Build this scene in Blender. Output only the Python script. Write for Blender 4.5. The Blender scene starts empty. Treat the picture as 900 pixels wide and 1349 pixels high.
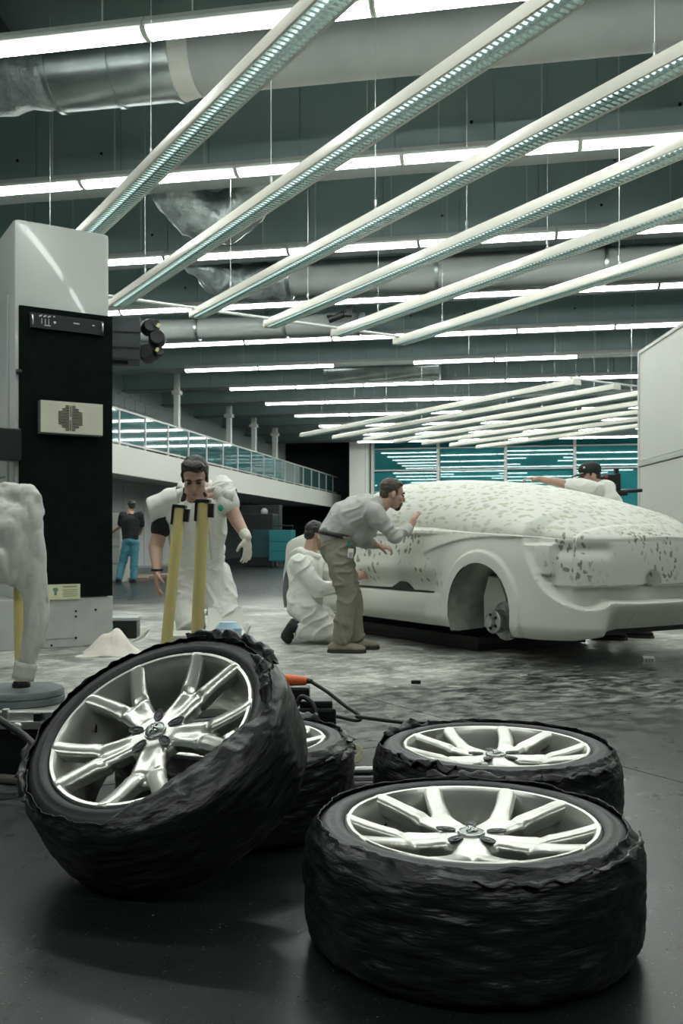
import bpy, bmesh, math, random
import numpy as np
from mathutils import Vector, Matrix, noise

random.seed(7)
SC = bpy.context.scene
COL = SC.collection

# ------------------------------------------------------------------ camera, world, exposure
FPX, HOR, CAMH = 1220.0, 709.0, 0.92          # focal length in pixels, horizon row, eye height
cam_d = bpy.data.cameras.new('camera')
cam_d.sensor_fit = 'HORIZONTAL'
cam_d.sensor_width = 36.0
cam_d.lens = 36.0 * FPX / 900.0
cam_d.shift_y = (HOR - 674.5) / 900.0
cam_d.clip_end = 300
cam_d.dof.use_dof = True
cam_d.dof.focus_distance = 3.0
cam_d.dof.aperture_fstop = 14.0
cam = bpy.data.objects.new('camera', cam_d)
cam.location = (0, 0, CAMH)
cam.rotation_euler = (math.radians(90), 0, 0)
COL.objects.link(cam)
SC.camera = cam

world = bpy.data.worlds.new('world')
SC.world = world
world.use_nodes = True
bgn = world.node_tree.nodes['Background']
bgn.inputs['Color'].default_value = (0.38, 0.74, 0.78, 1)
bgn.inputs['Strength'].default_value = 0.10
SC.view_settings.view_transform = 'Standard'
SC.view_settings.look = 'None'
SC.view_settings.gamma = 1.0
SC.view_settings.use_curve_mapping = False
SC.view_settings.exposure = 1.2
LAMP = 13.0            # emission of the ceiling tubes

# ------------------------------------------------------------------ directions of the place
A31 = math.radians(31.5)
AX = Vector((-math.sin(A31), math.cos(A31), 0))      # along the car and the hanging troughs
RX = Vector((math.cos(A31), math.sin(A31), 0))       # across them
A11 = math.radians(11.0)
LX = Vector((math.cos(A11), -math.sin(A11), 0))      # along the ceiling beams, to the right
BX = Vector((math.sin(A11), math.cos(A11), 0))       # into the depth of the hall

def P(px, py, d):
    """point of the place at depth d"""
    return Vector(((px - 450) / FPX * d, d, CAMH + (HOR - py) / FPX * d))

# ------------------------------------------------------------------ materials
MATS = {}
def mat(name, col, rough=0.5, metal=0.0, var=None, bump=None, emit=None, spec=0.5, coat=0.0,
        trans=0.0, alpha=1.0, coords='Object', stretch=(1, 1, 1), ior=None):
    if name in MATS:
        return MATS[name]
    m = bpy.data.materials.new(name)
    m.use_nodes = True
    nt = m.node_tree
    b = nt.nodes['Principled BSDF']
    b.inputs['Base Color'].default_value = (*col, 1)
    b.inputs['Roughness'].default_value = rough
    b.inputs['Metallic'].default_value = metal
    b.inputs['Specular IOR Level'].default_value = spec
    b.inputs['Coat Weight'].default_value = coat
    b.inputs['Transmission Weight'].default_value = trans
    b.inputs['Alpha'].default_value = alpha
    if ior: b.inputs['IOR'].default_value = ior
    if emit:
        b.inputs['Emission Color'].default_value = (*emit[0], 1)
        b.inputs['Emission Strength'].default_value = emit[1]
    vec = None
    if var or bump:
        tc = nt.nodes.new('ShaderNodeTexCoord')
        mp = nt.nodes.new('ShaderNodeMapping')
        mp.inputs['Scale'].default_value = stretch
        nt.links.new(tc.outputs[coords], mp.inputs['Vector'])
        vec = mp.outputs['Vector']
    if var:                                   # (second colour, noise scale, detail)
        n = nt.nodes.new('ShaderNodeTexNoise')
        n.inputs['Scale'].default_value = var[1]
        n.inputs['Detail'].default_value = var[2] if len(var) > 2 else 4
        nt.links.new(vec, n.inputs['Vector'])
        r = nt.nodes.new('ShaderNodeValToRGB')
        r.color_ramp.elements[0].position = 0.38
        r.color_ramp.elements[1].position = 0.64
        r.color_ramp.elements[0].color = (*col, 1)
        r.color_ramp.elements[1].color = (*var[0], 1)
        nt.links.new(n.outputs['Fac'], r.inputs['Fac'])
        nt.links.new(r.outputs['Color'], b.inputs['Base Color'])
    if bump:                                  # (scale, strength, distance)
        n2 = nt.nodes.new('ShaderNodeTexNoise')
        n2.inputs['Scale'].default_value = bump[0]
        n2.inputs['Detail'].default_value = 6
        nt.links.new(vec, n2.inputs['Vector'])
        bp = nt.nodes.new('ShaderNodeBump')
        bp.inputs['Strength'].default_value = bump[1]
        bp.inputs['Distance'].default_value = bump[2]
        nt.links.new(n2.outputs['Fac'], bp.inputs['Height'])
        nt.links.new(bp.outputs['Normal'], b.inputs['Normal'])
    MATS[name] = m
    return m

# ------------------------------------------------------------------ mesh helpers
class MB:
    def __init__(s):
        s.v = []; s.f = []
    def add(s, vs, fs):
        o = len(s.v)
        s.v.extend([tuple(v) for v in vs])
        s.f.extend([tuple(i + o for i in f) for f in fs])
        return s
    def box(s, c, size, m=None, bev=0.0):
        """axis box (or turned by 3x3 m); bev cuts the edges"""
        hx, hy, hz = size[0] / 2, size[1] / 2, size[2] / 2
        c = Vector(c)
        if bev <= 0:
            vs = [Vector((x, y, z)) for z in (-hz, hz) for y in (-hy, hy) for x in (-hx, hx)]
            fs = [(0, 2, 3, 1), (4, 5, 7, 6), (0, 1, 5, 4), (2, 6, 7, 3), (0, 4, 6, 2), (1, 3, 7, 5)]
        else:
            bm = bmesh.new()
            bmesh.ops.create_cube(bm, size=1)
            for v in bm.verts: v.co = Vector((v.co.x * size[0], v.co.y * size[1], v.co.z * size[2]))
            bmesh.ops.bevel(bm, geom=bm.edges[:], offset=bev, segments=2, affect='EDGES', profile=0.6)
            bm.verts.index_update()
            vs = [v.co.copy() for v in bm.verts]
            fs = [tuple(v.index for v in f.verts) for f in bm.faces]
            bm.free()
        if m is not None: vs = [m @ v for v in vs]
        return s.add([v + c for v in vs], fs)
    def tube(s, pts, rad, n=10, cap=True, ell=1.0, up=None):
        """tube along points, radius number or list; ell flattens across"""
        pts = [Vector(p) for p in pts]
        k = len(pts)
        rad = [rad] * k if not hasattr(rad, '__len__') else list(rad)
        vs = []; fs = []
        u = None
        for i, p in enumerate(pts):
            t = (pts[min(i + 1, k - 1)] - pts[max(i - 1, 0)]).normalized()
            if u is None:
                ref = Vector(up) if up is not None else (Vector((0, 0, 1)) if abs(t.z) < .9 else Vector((1, 0, 0)))
                u = (ref - t * ref.dot(t)).normalized()
            else:
                u = (u - t * u.dot(t)).normalized()
            w = t.cross(u)
            for j in range(n):
                a = 2 * math.pi * j / n
                vs.append(p + (w * math.cos(a) + u * math.sin(a) * ell) * rad[i])
        for i in range(k - 1):
            for j in range(n):
                j2 = (j + 1) % n
                fs.append((i * n + j, i * n + j2, (i + 1) * n + j2, (i + 1) * n + j))
        if cap:
            fs.append(tuple(range(n - 1, -1, -1)))
            fs.append(tuple((k - 1) * n + j for j in range(n)))
        return s.add(vs, fs)
    def cyl(s, p0, p1, r0, r1=None, n=16):
        return s.tube([p0, p1], [r0, r0 if r1 is None else r1], n)
    def lathe(s, prof, n=48, c=(0, 0, 0), m=None, closed=False):
        """profile of (r, z) turned about z"""
        c = Vector(c); k = len(prof); vs = []; fs = []
        for j in range(n):
            a = 2 * math.pi * j / n
            for r, z in prof:
                v = Vector((r * math.cos(a), r * math.sin(a), z))
                if m is not None: v = m @ v
                vs.append(v + c)
        rng = k if closed else k - 1
        for j in range(n):
            j2 = (j + 1) % n
            for i in range(rng):
                i2 = (i + 1) % k
                fs.append((j * k + i, j2 * k + i, j2 * k + i2, j * k + i2))
        return s.add(vs, fs)
    def prism(s, poly, p0, p1, xdir, ydir, cap=True):
        """2d polygon pushed from p0 to p1"""
        p0, p1, xdir, ydir = Vector(p0), Vector(p1), Vector(xdir), Vector(ydir)
        n = len(poly)
        vs = [p0 + xdir * a + ydir * b for a, b in poly] + [p1 + xdir * a + ydir * b for a, b in poly]
        fs = [(i, (i + 1) % n, n + (i + 1) % n, n + i) for i in range(n)]
        if cap:
            fs.append(tuple(range(n - 1, -1, -1))); fs.append(tuple(range(n, 2 * n)))
        return s.add(vs, fs)
    def ell(s, c, r, m=None, nu=16, nv=10):
        c = Vector(c); vs = []; fs = []
        for i in range(nv + 1):
            th = math.pi * i / nv
            for j in range(nu):
                a = 2 * math.pi * j / nu
                v = Vector((r[0] * math.sin(th) * math.cos(a), r[1] * math.sin(th) * math.sin(a), r[2] * math.cos(th)))
                if m is not None: v = m @ v
                vs.append(v + c)
        for i in range(nv):
            for j in range(nu):
                j2 = (j + 1) % nu
                fs.append((i * nu + j, (i + 1) * nu + j, (i + 1) * nu + j2, i * nu + j2))
        return s.add(vs, fs)
    def rcone(s, p0, r0, p1, r1, n=14, ell=1.0, up=None):
        """tapered limb with round ends"""
        p0, p1 = Vector(p0), Vector(p1)
        d = (p1 - p0)
        t = d.normalized() if d.length > 1e-6 else Vector((0, 0, 1))
        pts = []; rad = []
        for a in (85, 60, 35, 15):
            a = math.radians(a); pts.append(p0 - t * r0 * math.sin(a)); rad.append(r0 * math.cos(a))
        for q in (0, .25, .5, .75, 1):
            pts.append(p0.lerp(p1, q)); rad.append(r0 + (r1 - r0) * q)
        for a in (15, 35, 60, 85):
            a = math.radians(a); pts.append(p1 + t * r1 * math.sin(a)); rad.append(r1 * math.cos(a))
        return s.tube(pts, rad, n, True, ell, up)
    def mesh(s, name, smooth=None):
        me = bpy.data.meshes.new(name)
        me.from_pydata(s.v, [], s.f)
        bm = bmesh.new(); bm.from_mesh(me)
        bmesh.ops.recalc_face_normals(bm, faces=bm.faces[:])
        bm.to_mesh(me); bm.free()
        if smooth:
            me.polygons.foreach_set('use_smooth', [True] * len(me.polygons))
            if smooth is not True: me.set_sharp_from_angle(angle=math.radians(smooth))
        me.update()
        return me
    def build(s, name, m, parent=None, smooth=None):
        return link(name, s.mesh(name, smooth), m, parent)

def link(name, me, m, parent=None):
    o = bpy.data.objects.new(name, me)
    COL.objects.link(o)
    if m is not None and me is not None and not me.materials: me.materials.append(m)
    if parent is not None: o.parent = parent
    return o

def tag(o, label=None, cat=None, group=None, kind=None):
    if label: o['label'] = label
    if cat: o['category'] = cat
    if group: o['group'] = group
    if kind: o['kind'] = kind
    return o

def empty(name, label, cat, loc=(0, 0, 0), rz=0.0, group=None):
    o = bpy.data.objects.new(name, None)
    COL.objects.link(o)
    o.empty_display_size = 0.1
    o.location = loc; o.rotation_euler = (0, 0, rz)
    return tag(o, label, cat, group)

def copy_tree(o, parent=None):
    c = o.copy(); COL.objects.link(c)
    if parent is not None: c.parent = parent
    for ch in list(o.children): copy_tree(ch, c)
    return c

TMP = bpy.data.scenes.new('workbench')          # shapes are fused here, away from the hall
def remesh(mb, name, voxel, smooth=6, fac=0.5, disp=None):
    """union of overlapping closed shapes as ONE continuous surface"""
    me = bpy.data.meshes.new(name + '_raw')
    me.from_pydata(mb.v, [], mb.f)
    bm = bmesh.new(); bm.from_mesh(me)
    bmesh.ops.remove_doubles(bm, verts=bm.verts[:], dist=1e-5)
    bmesh.ops.recalc_face_normals(bm, faces=bm.faces[:])
    bm.to_mesh(me); bm.free()
    o = bpy.data.objects.new(name + '_raw', me); TMP.collection.objects.link(o)
    md = o.modifiers.new('r', 'REMESH'); md.mode = 'VOXEL'; md.voxel_size = voxel; md.use_smooth_shade = True
    if smooth:
        sm = o.modifiers.new('s', 'SMOOTH'); sm.factor = fac; sm.iterations = smooth
    TMP.view_layers[0].update()
    dg = TMP.view_layers[0].depsgraph
    out = bpy.data.meshes.new_from_object(o.evaluated_get(dg))
    out.name = name
    bpy.data.objects.remove(o); bpy.data.meshes.remove(me)
    if disp:
        nv = len(out.vertices); co = np.empty(nv * 3); no = np.empty(nv * 3)
        out.vertices.foreach_get('co', co); out.vertices.foreach_get('normal', no)
        co = co.reshape(-1, 3); dd = np.array([disp(Vector(c)) for c in co])
        out.vertices.foreach_set('co', (co + no.reshape(-1, 3) * dd[:, None]).ravel())
    out.materials.clear()
    out.polygons.foreach_set('use_smooth', [True] * len(out.polygons))
    out.update()
    return out

def spl(xs, ys):
    """smooth curve through (x, y) points"""
    xs = np.array(xs, float); ys = np.array(ys, float)
    d = np.diff(ys) / np.diff(xs)
    m = np.empty_like(ys); m[0] = d[0]; m[-1] = d[-1]
    w0 = np.diff(xs)
    m[1:-1] = (d[:-1] * w0[1:] + d[1:] * w0[:-1]) / (w0[:-1] + w0[1:])
    def f(x):
        x = np.clip(np.asarray(x, float), xs[0], xs[-1])
        i = np.clip(np.searchsorted(xs, x) - 1, 0, len(xs) - 2)
        h = xs[i + 1] - xs[i]; t = (x - xs[i]) / h
        return ((2*t**3 - 3*t**2 + 1) * ys[i] + (t**3 - 2*t**2 + t) * h * m[i]
                + (-2*t**3 + 3*t**2) * ys[i + 1] + (t**3 - t**2) * h * m[i + 1])
    return f

def sst(a, b, x):
    t = np.clip((np.asarray(x, float) - a) / (b - a), 0, 1)
    return t * t * (3 - 2 * t)

def curve_pts(pts, n=24):
    """smooth path through points"""
    pts = [Vector(p) for p in pts]
    k = np.arange(len(pts))
    fx, fy, fz = (spl(k, [p[i] for p in pts]) for i in range(3))
    q = np.linspace(0, len(pts) - 1, n)
    return [Vector((float(a), float(b), float(c))) for a, b, c in zip(fx(q), fy(q), fz(q))]

def fbm(p, sc, oc=3):
    return noise.fractal(Vector(p) * sc, 1.0, 2.0, oc)
# ------------------------------------------------------------------ floor of sawn slabs
def floor_material():
    m = bpy.data.materials.new('hall_floor'); m.use_nodes = True
    nt = m.node_tree; N = nt.nodes; L = nt.links; b = N['Principled BSDF']
    geo = N.new('ShaderNodeNewGeometry')
    def math_(op, a, bb=None, clamp=False):
        n = N.new('ShaderNodeMath'); n.operation = op; n.use_clamp = clamp
        for i, v in enumerate((a, bb)):
            if v is None: continue
            if isinstance(v, (int, float)): n.inputs[i].default_value = v
            else: L.new(v, n.inputs[i])
        return n.outputs[0]
    def ramp(v, a, b2):
        n = N.new('ShaderNodeMapRange'); n.interpolation_type = 'SMOOTHSTEP'
        n.inputs['From Min'].default_value = a; n.inputs['From Max'].default_value = b2
        L.new(v, n.inputs['Value']); return n.outputs['Result']
    rot = N.new('ShaderNodeVectorRotate'); rot.rotation_type = 'Z_AXIS'
    rot.inputs['Angle'].default_value = -A31
    L.new(geo.outputs['Position'], rot.inputs['Vector'])       # x = across the car, y = along it
    sep = N.new('ShaderNodeSeparateXYZ'); L.new(rot.outputs['Vector'], sep.inputs[0])
    def noise_(scale, detail=5, st=(1, 1, 1), rough=0.6):
        mp = N.new('ShaderNodeMapping'); mp.inputs['Scale'].default_value = st
        L.new(rot.outputs['Vector'], mp.inputs['Vector'])
        n = N.new('ShaderNodeTexNoise'); n.inputs['Scale'].default_value = scale
        n.inputs['Detail'].default_value = detail; n.inputs['Roughness'].default_value = rough
        L.new(mp.outputs['Vector'], n.inputs['Vector']); return n.outputs['Fac']
    # clay dust, trodden out around the model: own ragged shape
    big = noise_(0.55, 4)
    rr = math_('ADD', sep.outputs['Y'], math_('MULTIPLY', math_('SUBTRACT', big, 0.5), 1.6))
    near = ramp(rr, 2.9, 3.9)
    far = math_('SUBTRACT', 1.0, ramp(rr, 9.5, 14.0))
    across = math_('SUBTRACT', 1.0, ramp(math_('ABSOLUTE', math_('SUBTRACT', sep.outputs['X'], 4.2)), 3.0, 6.0))
    zone = math_('MULTIPLY', math_('MULTIPLY', near, far), across)
    scuff = ramp(noise_(6.0, 10, (1, 1.5, 1), 0.82), 0.43, 0.63)
    heavy = math_('MULTIPLY', ramp(rr, 4.3, 5.3), far)
    heavy = math_('MULTIPLY', heavy, across)
    thick = ramp(noise_(1.4, 9, (1, .8, 1), .72), 0.32, 0.70)
    dust = math_('ADD', math_('MULTIPLY', math_('MULTIPLY', zone, scuff), 0.55),
                 math_('MULTIPLY', math_('MULTIPLY', heavy, thick), 0.85), True)
    # terrazzo specks
    vo = N.new('ShaderNodeTexVoronoi'); vo.inputs['Scale'].default_value = 95
    L.new(rot.outputs['Vector'], vo.inputs['Vector'])
    speck = math_('LESS_THAN', vo.outputs['Distance'], 0.17)
    sel = ramp(noise_(26, 2), 0.5, 0.62)
    speck = math_('MULTIPLY', speck, sel)
    mx = N.new('ShaderNodeMix'); mx.data_type = 'RGBA'
    mx.inputs['A'].default_value = (0.006, 0.0095, 0.0095, 1); mx.inputs['B'].default_value = (0.014, 0.019, 0.019, 1)
    L.new(noise_(1.3, 6), mx.inputs['Factor'])
    m2 = N.new('ShaderNodeMix'); m2.data_type = 'RGBA'
    m2.inputs['B'].default_value = (0.17, 0.19, 0.18, 1)
    L.new(mx.outputs['Result'], m2.inputs['A']); L.new(speck, m2.inputs['Factor'])
    m3 = N.new('ShaderNodeMix'); m3.data_type = 'RGBA'
    m3.inputs['B'].default_value = (0.56, 0.57, 0.52, 1)
    L.new(m2.outputs['Result'], m3.inputs['A']); L.new(dust, m3.inputs['Factor'])
    L.new(m3.outputs['Result'], b.inputs['Base Color'])
    ro = math_('ADD', 0.22, math_('MULTIPLY', dust, 0.5))
    ro = math_('ADD', ro, math_('MULTIPLY', noise_(7, 6), 0.14))
    L.new(ro, b.inputs['Roughness'])
    bp = N.new('ShaderNodeBump'); bp.inputs['Strength'].default_value = 0.12; bp.inputs['Distance'].default_value = 0.004
    L.new(noise_(40, 6), bp.inputs['Height']); L.new(bp.outputs['Normal'], b.inputs['Normal'])
    b.inputs['Specular IOR Level'].default_value = 0.4
    return m

FLOOR_M = floor_material()
floor = MB().box((0, 20, -0.048), (90, 80, 0.09)).build('floor', mat('joint_filler', (0.34, 0.35, 0.32), 0.8, var=((.2, .21, .2), 9)))
tag(floor, 'dark speckled concrete hall floor dusted with clay', kind='structure')
SLAB = 4.0
slab_me = MB().box((0, 0, 0), (SLAB - 0.007, SLAB - 0.007, 0.03)).mesh('floor_slab')
slab_me.materials.append(FLOOR_M)
for i in range(-9, 16):
    for j in range(-3, 16):
        c = RX * (2.916 + (i + .5) * SLAB) + AX * (3.40 + (j + .5) * SLAB)
        if not (-26 < c.x < 26 and -8 < c.y < 56): continue
        o = link('floor_slab', slab_me, None, floor)
        o.location = (c.x, c.y, -0.015); o.rotation_euler = (0, 0, A31)

# ------------------------------------------------------------------ ceiling, deep beams with panels
ZL = 5.42                                    # height of the fixed ceiling lights
ROW0, ROWD = 7.88, 3.25
GREY = mat('ceiling_paint', (0.15, 0.21, 0.21), 0.75, var=((.18, .24, .24), 1.2), bump=(30, .05, .01))
PANEL = mat('beam_panel_paint', (0.33, 0.45, 0.45), 0.7, var=((.37, .49, .49), .8))
ceil = MB().box((0, 20, 7.07), (70, 72, 0.2)).build('ceiling', GREY)
tag(ceil, 'dark grey ceiling deck with deep panelled beams', kind='structure')
pan_me = MB().box((0, 0, 0), (1.19, 0.03, 1.34), bev=.006).mesh('beam_panel'); pan_me.materials.append(PANEL)
hole_me = MB().cyl((0, -.005, 0), (0, .005, 0), .022, n=10).mesh('bolt_hole')
hole_me.materials.append(mat('dark_hole', (.01, .01, .01), .9))
rot_l = -A11
def beam_pt(k, u, back=0.0, z=0.0):
    """point u metres to the right along beam k"""
    base = Vector((0, ROW0 + ROWD * k, 0))
    return base + LX * u + BX * back + Vector((0, 0, z))
for k in range(-5, 12):
    d = max(ROW0 + ROWD * k, 9)
    u0, u1 = -0.52 * d - 3, 0.52 * d + 3
    if k == 0: continue
    mid = beam_pt(k, (u0 + u1) / 2, 0.52, 6.25)
    o = MB().box((0, 0, 0), (u1 - u0, 0.26, 1.42)).build('ceiling_beam', PANEL, ceil)
    o.location = mid; o.rotation_euler = (0, 0, rot_l)
    f = MB().box((0, 0, 0), (u1 - u0, 0.46, 0.05), bev=.008).build('beam_flange', mat('beam_flange_paint', (.20, .225, .22), .6), ceil)
    f.location = beam_pt(k, (u0 + u1) / 2, 0.47, 5.53); f.rotation_euler = (0, 0, rot_l)
    if 0 <= k < 9:
        n = int(max(-0.42 * d - 1, -8 - .2 * d)) ; u = n * 1.2
        while u < 0.42 * d + 1.2:
            q = link('beam_panel', pan_me, None, o)
            q.location = (u - (u0 + u1) / 2, -0.142, -0.02)
            if k < 5 and int(u * 10) % 3 == 0:
                h = link('bolt_hole', hole_me, None, q); h.location = (.33, -.013, -.28)
            u += 1.2
# cross girders running into the depth, seen dark between the beams
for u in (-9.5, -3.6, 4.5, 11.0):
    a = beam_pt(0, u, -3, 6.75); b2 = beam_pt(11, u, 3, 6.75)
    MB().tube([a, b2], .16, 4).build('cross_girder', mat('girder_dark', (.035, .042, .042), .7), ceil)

# ------------------------------------------------------------------ fixed ceiling lights in rows
M_WHITE = mat('lamp_white_enamel', (0.62, 0.65, 0.62), 0.45)
M_TUBE = mat('lit_diffuser', (0.9, 0.95, 0.95), 0.4, emit=((0.96, 1.0, 0.95), LAMP))
M_TUBEOFF = mat('unlit_diffuser', (0.55, 0.62, 0.6), 0.3)
UL = 2.06
hous = MB().prism([(-.06, .02), (-.13, .045), (-.13, .075), (-.07, .15), (.07, .15), (.13, .075), (.13, .045), (.06, .02)],
                  (-UL/2 + .004, 0, 0), (UL/2 - .004, 0, 0), (0, 1, 0), (0, 0, 1)).mesh('light_housing', 35)
dif = MB().prism([(.11 * math.cos(a), .045 + .055 * math.sin(a)) for a in np.linspace(-math.pi, 0, 11)],
                 (-UL/2 + .03, 0, 0), (UL/2 - .03, 0, 0), (0, 1, 0), (0, 0, 1)).mesh('diffuser', 50)
capm = MB().prism([(.118 * math.cos(a), .045 + .062 * math.sin(a)) for a in np.linspace(-math.pi, 0, 11)],
                  (-.012, 0, 0), (.012, 0, 0), (0, 1, 0), (0, 0, 1)).mesh('light_end_cap')
stem = MB().cyl((0, 0, .15), (0, 0, 1.55), .008, n=6).mesh('mounting_stem')
for me, mm in ((hous, M_WHITE), (dif, M_TUBE), (capm, M_WHITE), (stem, M_WHITE)): me.materials.append(mm)
dif_off = dif.copy(); dif_off.materials.clear(); dif_off.materials.append(M_TUBEOFF)
ORD = 'first second third fourth fifth sixth seventh eighth ninth tenth eleventh twelfth thirteenth fourteenth fifteenth sixteenth seventeenth'.split()
off_set = {(5, 2), (5, 5), (7, 4), (7, 5), (8, 3), (8, 4), (9, 4), (6, 9)}
for k in range(-5, 12):  # the last row, by the glass wall, is added to brighten the far end
    d = ROW0 + ROWD * k
    lo = -0.49 * d if k < 4 else (-4.35 + max(0, d - 24.0) * 0.26)
    hi = 0.39 * d
    if k >= 5: hi = 0.42 * d + .5  # far rows run on past the partition, extra lamps for the far end
    if k < 0: lo, hi = -7.2, 7.2  # unseen rows overhead and behind the viewer, added to light the foreground
    u = lo; i = 0
    while u < hi:
        lit = (k, i) not in off_set and k not in (-2, -4, -5)
        r = empty('ceiling_light', ('bright linear ceiling light in the %s row of lights from the teal glass wall' if lit
                  else 'unlit linear ceiling light in the %s row of lights from the teal glass wall') % ORD[11 - k], 'ceiling light',
                  beam_pt(k, u + UL / 2, 0.10, ZL), rot_l, 'ceiling light rows' if lit else 'unlit ceiling lights')
        link('light_housing', hous, None, r)
        link('diffuser', dif if lit else dif_off, None, r)
        for s in (-1, 1):
            c = link('end_cap', capm, None, r); c.location = (s * (UL / 2 - .016), 0, 0)
        for s in (-.6, .6): link('mounting_stem', stem, None, r).location = (s, 0, 0)
        u += UL; i += 1

# ------------------------------------------------------------------ suspended louvred troughs
ZT = CAMH + 3.0
TL = 11.0
M_TROUGH = mat('trough_enamel', (0.72, 0.71, 0.63), 0.32, coat=.2)
M_LOUV = mat('louvre_aluminium', (0.52, 0.64, 0.64), 0.16, metal=0.9)
M_TDIM = mat('trough_tube', (0.8, 0.95, 0.95), 0.4, emit=((0.88, 1.0, 0.98), 1.0))
half = [(.085, 0), (.104, .0), (.106, .012), (.104, .06), (.092, .098), (.06, .118), (.03, .122)]
prof = half + [(-a, b) for a, b in reversed(half)] + [(-.080, .012), (-.074, .06), (-.03, .085), (.03, .085), (.074, .06), (.080, .012)]
tr_me = MB().prism(prof, (0, 0, 0), (TL, 0, 0), (0, 1, 0), (0, 0, 1)).mesh('trough_housing', 40)
tr_me.materials.append(M_TROUGH)
lv = MB()
nb = int(TL / .052)
for i in range(nb):
    x = .03 + i * .052
    for s in (-1, 1):
        lv.prism([(-.011, 0), (.011, 0), (.002, .036), (-.002, .036)], (x, s * .004, .004), (x, s * .082, .004), (1, 0, 0), (0, 0, 1), False)
lv.prism([(-.006, 0), (.006, 0), (.002, .04), (-.002, .04)], (0.01, 0, .003), (TL - .01, 0, .003), (0, 1, 0), (0, 0, 1))
lv_me = lv.mesh('louvre'); lv_me.materials.append(M_LOUV)
tb_me = MB().cyl((.05, 0, .066), (TL - .05, 0, .066), .013, n=8).mesh('tube'); tb_me.materials.append(M_TDIM)
ec_me = MB().prism([(a * 1.03, b * 1.03 - .002) for a, b in half + [(-a, b) for a, b in reversed(half)]], (-.014, 0, 0), (.01, 0, 0), (0, 1, 0), (0, 0, 1)).mesh('trough_end'); ec_me.materials.append(M_TROUGH)
wr = MB()
WTOP = 2.95
wr.cyl((0, 0, .12), (0, 0, .20), .006, n=6).box((0, 0, .215), (.018, .018, .05)).cyl((0, 0, .24), (0, 0, WTOP), .0028, n=5)
wr.lathe([(.022 + .004 * math.cos(a), .004 * math.sin(a)) for a in np.linspace(0, 2 * math.pi, 7)[:-1]], 14, (0, 0, .145), Matrix.Rotation(math.radians(90), 3, 'X'), True)
wr_me = wr.mesh('suspension_wire'); wr_me.materials.append(mat('steel_wire', (.55, .58, .57), .35, .8))
rz_t = math.atan2(-AX.y, -AX.x)                  # local x runs from the far end back towards us
def trough(p, label, group):
    t = empty('suspended_light', label, 'ceiling light', p, rz_t, group)
    link('trough_housing', tr_me, None, t)
    q = link('louvre', lv_me, None, t); tag(q, 'reflective cross-blade louvre', kind='stuff')
    link('tube', tb_me, None, t)
    link('end_cap', ec_me, None, t)
    e = link('end_cap', ec_me, None, t); e.location = (TL, 0, 0)
    for x in (1.1, 4.4, 7.7, 10.4):
        link('suspension_wire', wr_me, None, t).location = (x, 0, 0)
    return t
E0 = Vector((-2.93, 12.04, ZT)); EST = RX * 1.12
for k in range(-1, 5):
    trough(E0 + EST * k, 'long cream louvred trough light, %s of its bank counted from the machine column' % ORD[k + 1], 'hung light troughs over the work area')
F0 = Vector((4.6, 18.1, ZT)) + AX * TL
for k in range(0, 7):
    trough(F0 + EST * k, 'pale trough light of the far bank before the teal glass wall, %s from the balcony' % ORD[k], 'hung light troughs of the far bank')
# white rods tying the trough ends together
rod = empty('tie_rod', 'thin white rod joining the ends of the hung light troughs', 'rod', E0 + EST * .3 + Vector((0, 0, .10)))
MB().tube([-EST * .5 - AX * .12, EST * 3.7 - AX * .12], .022, 8).build('rod', M_WHITE, rod, True)
for k in range(0, 5):
    p = EST * (k - .3) - AX * .12
    MB().box(p, (.05, .05, .06), bev=.008).build('clamp', M_WHITE, rod)
rod2 = MB().tube([F0 - EST * .2 - AX * TL * .99 + Vector((0, 0, .14)), F0 + EST * 6 - AX * TL * .99 + Vector((0, 0, .14))], .022, 8).build('tie_rod', M_WHITE, None, True)
tag(rod2, 'thin white rod tying the far bank of light troughs', 'rod')

# rest of the hall, behind the viewer and to the right
wr0 = MB().box((0, -14, 3.5), (70, .2, 7.0)).build('wall_front', mat('hall_white', (.36, .42, .41), .7, var=((.32, .38, .37), .5))); tag(wr0, 'white wall closing the hall behind the work area', kind='structure')
wr1 = MB().box((24, 16, 3.5), (.2, 60, 7.0)).build('wall_right', MATS['hall_white']); tag(wr1, 'white wall on the right of the hall', kind='structure')
# ------------------------------------------------------------------ air ducts
M_ZINC = mat('zinc_duct', (.30, .35, .35), .32, .9, var=((.42, .47, .46), 3, 5), bump=(6, .15, .01))
M_DUCTW = mat('painted_duct', (.30, .325, .315), .7, var=((.34, .365, .355), 2))
M_FOIL = mat('foil_wrap', (.36, .41, .41), .35, .5, var=((.24, .28, .28), 7, 6), bump=(14, .8, .03))
def duct_line(u, back, z): return beam_pt(0, u, back, z)
db = 1.60
d1 = empty('air_duct', 'big round air duct with zinc collar and foil end beside the first ceiling beam', 'duct', duct_line(-2.2, db, 5.6))
def dl(u, dz=0, dbk=0): return duct_line(u, db + dbk, 6.0 + dz) - d1.location
MB().tube([dl(-1.95), dl(12)], .36, 36).build('duct_pipe', M_DUCTW, d1, 40)
MB().tube([dl(-3.45), dl(-2.05)], .40, 40).build('zinc_sleeve', M_ZINC, d1, 40)
for u in (-3.45, -2.75, -2.08):
    MB().tube([dl(u - .025), dl(u + .025)], .42, 40).build('flange_ring', M_ZINC, d1, 40)
MB().tube([dl(-2.08), dl(-1.85)], [.41, .37], 36).build('collar', mat('canvas_collar', (.55, .56, .52), .8, bump=(20, .5, .02)), d1, 40)
fo = MB().tube([dl(-6 + i * .12) for i in range(22)], [.36 + .03 * fbm((i, 0, 0), .7) for i in range(22)], 28)
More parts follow.
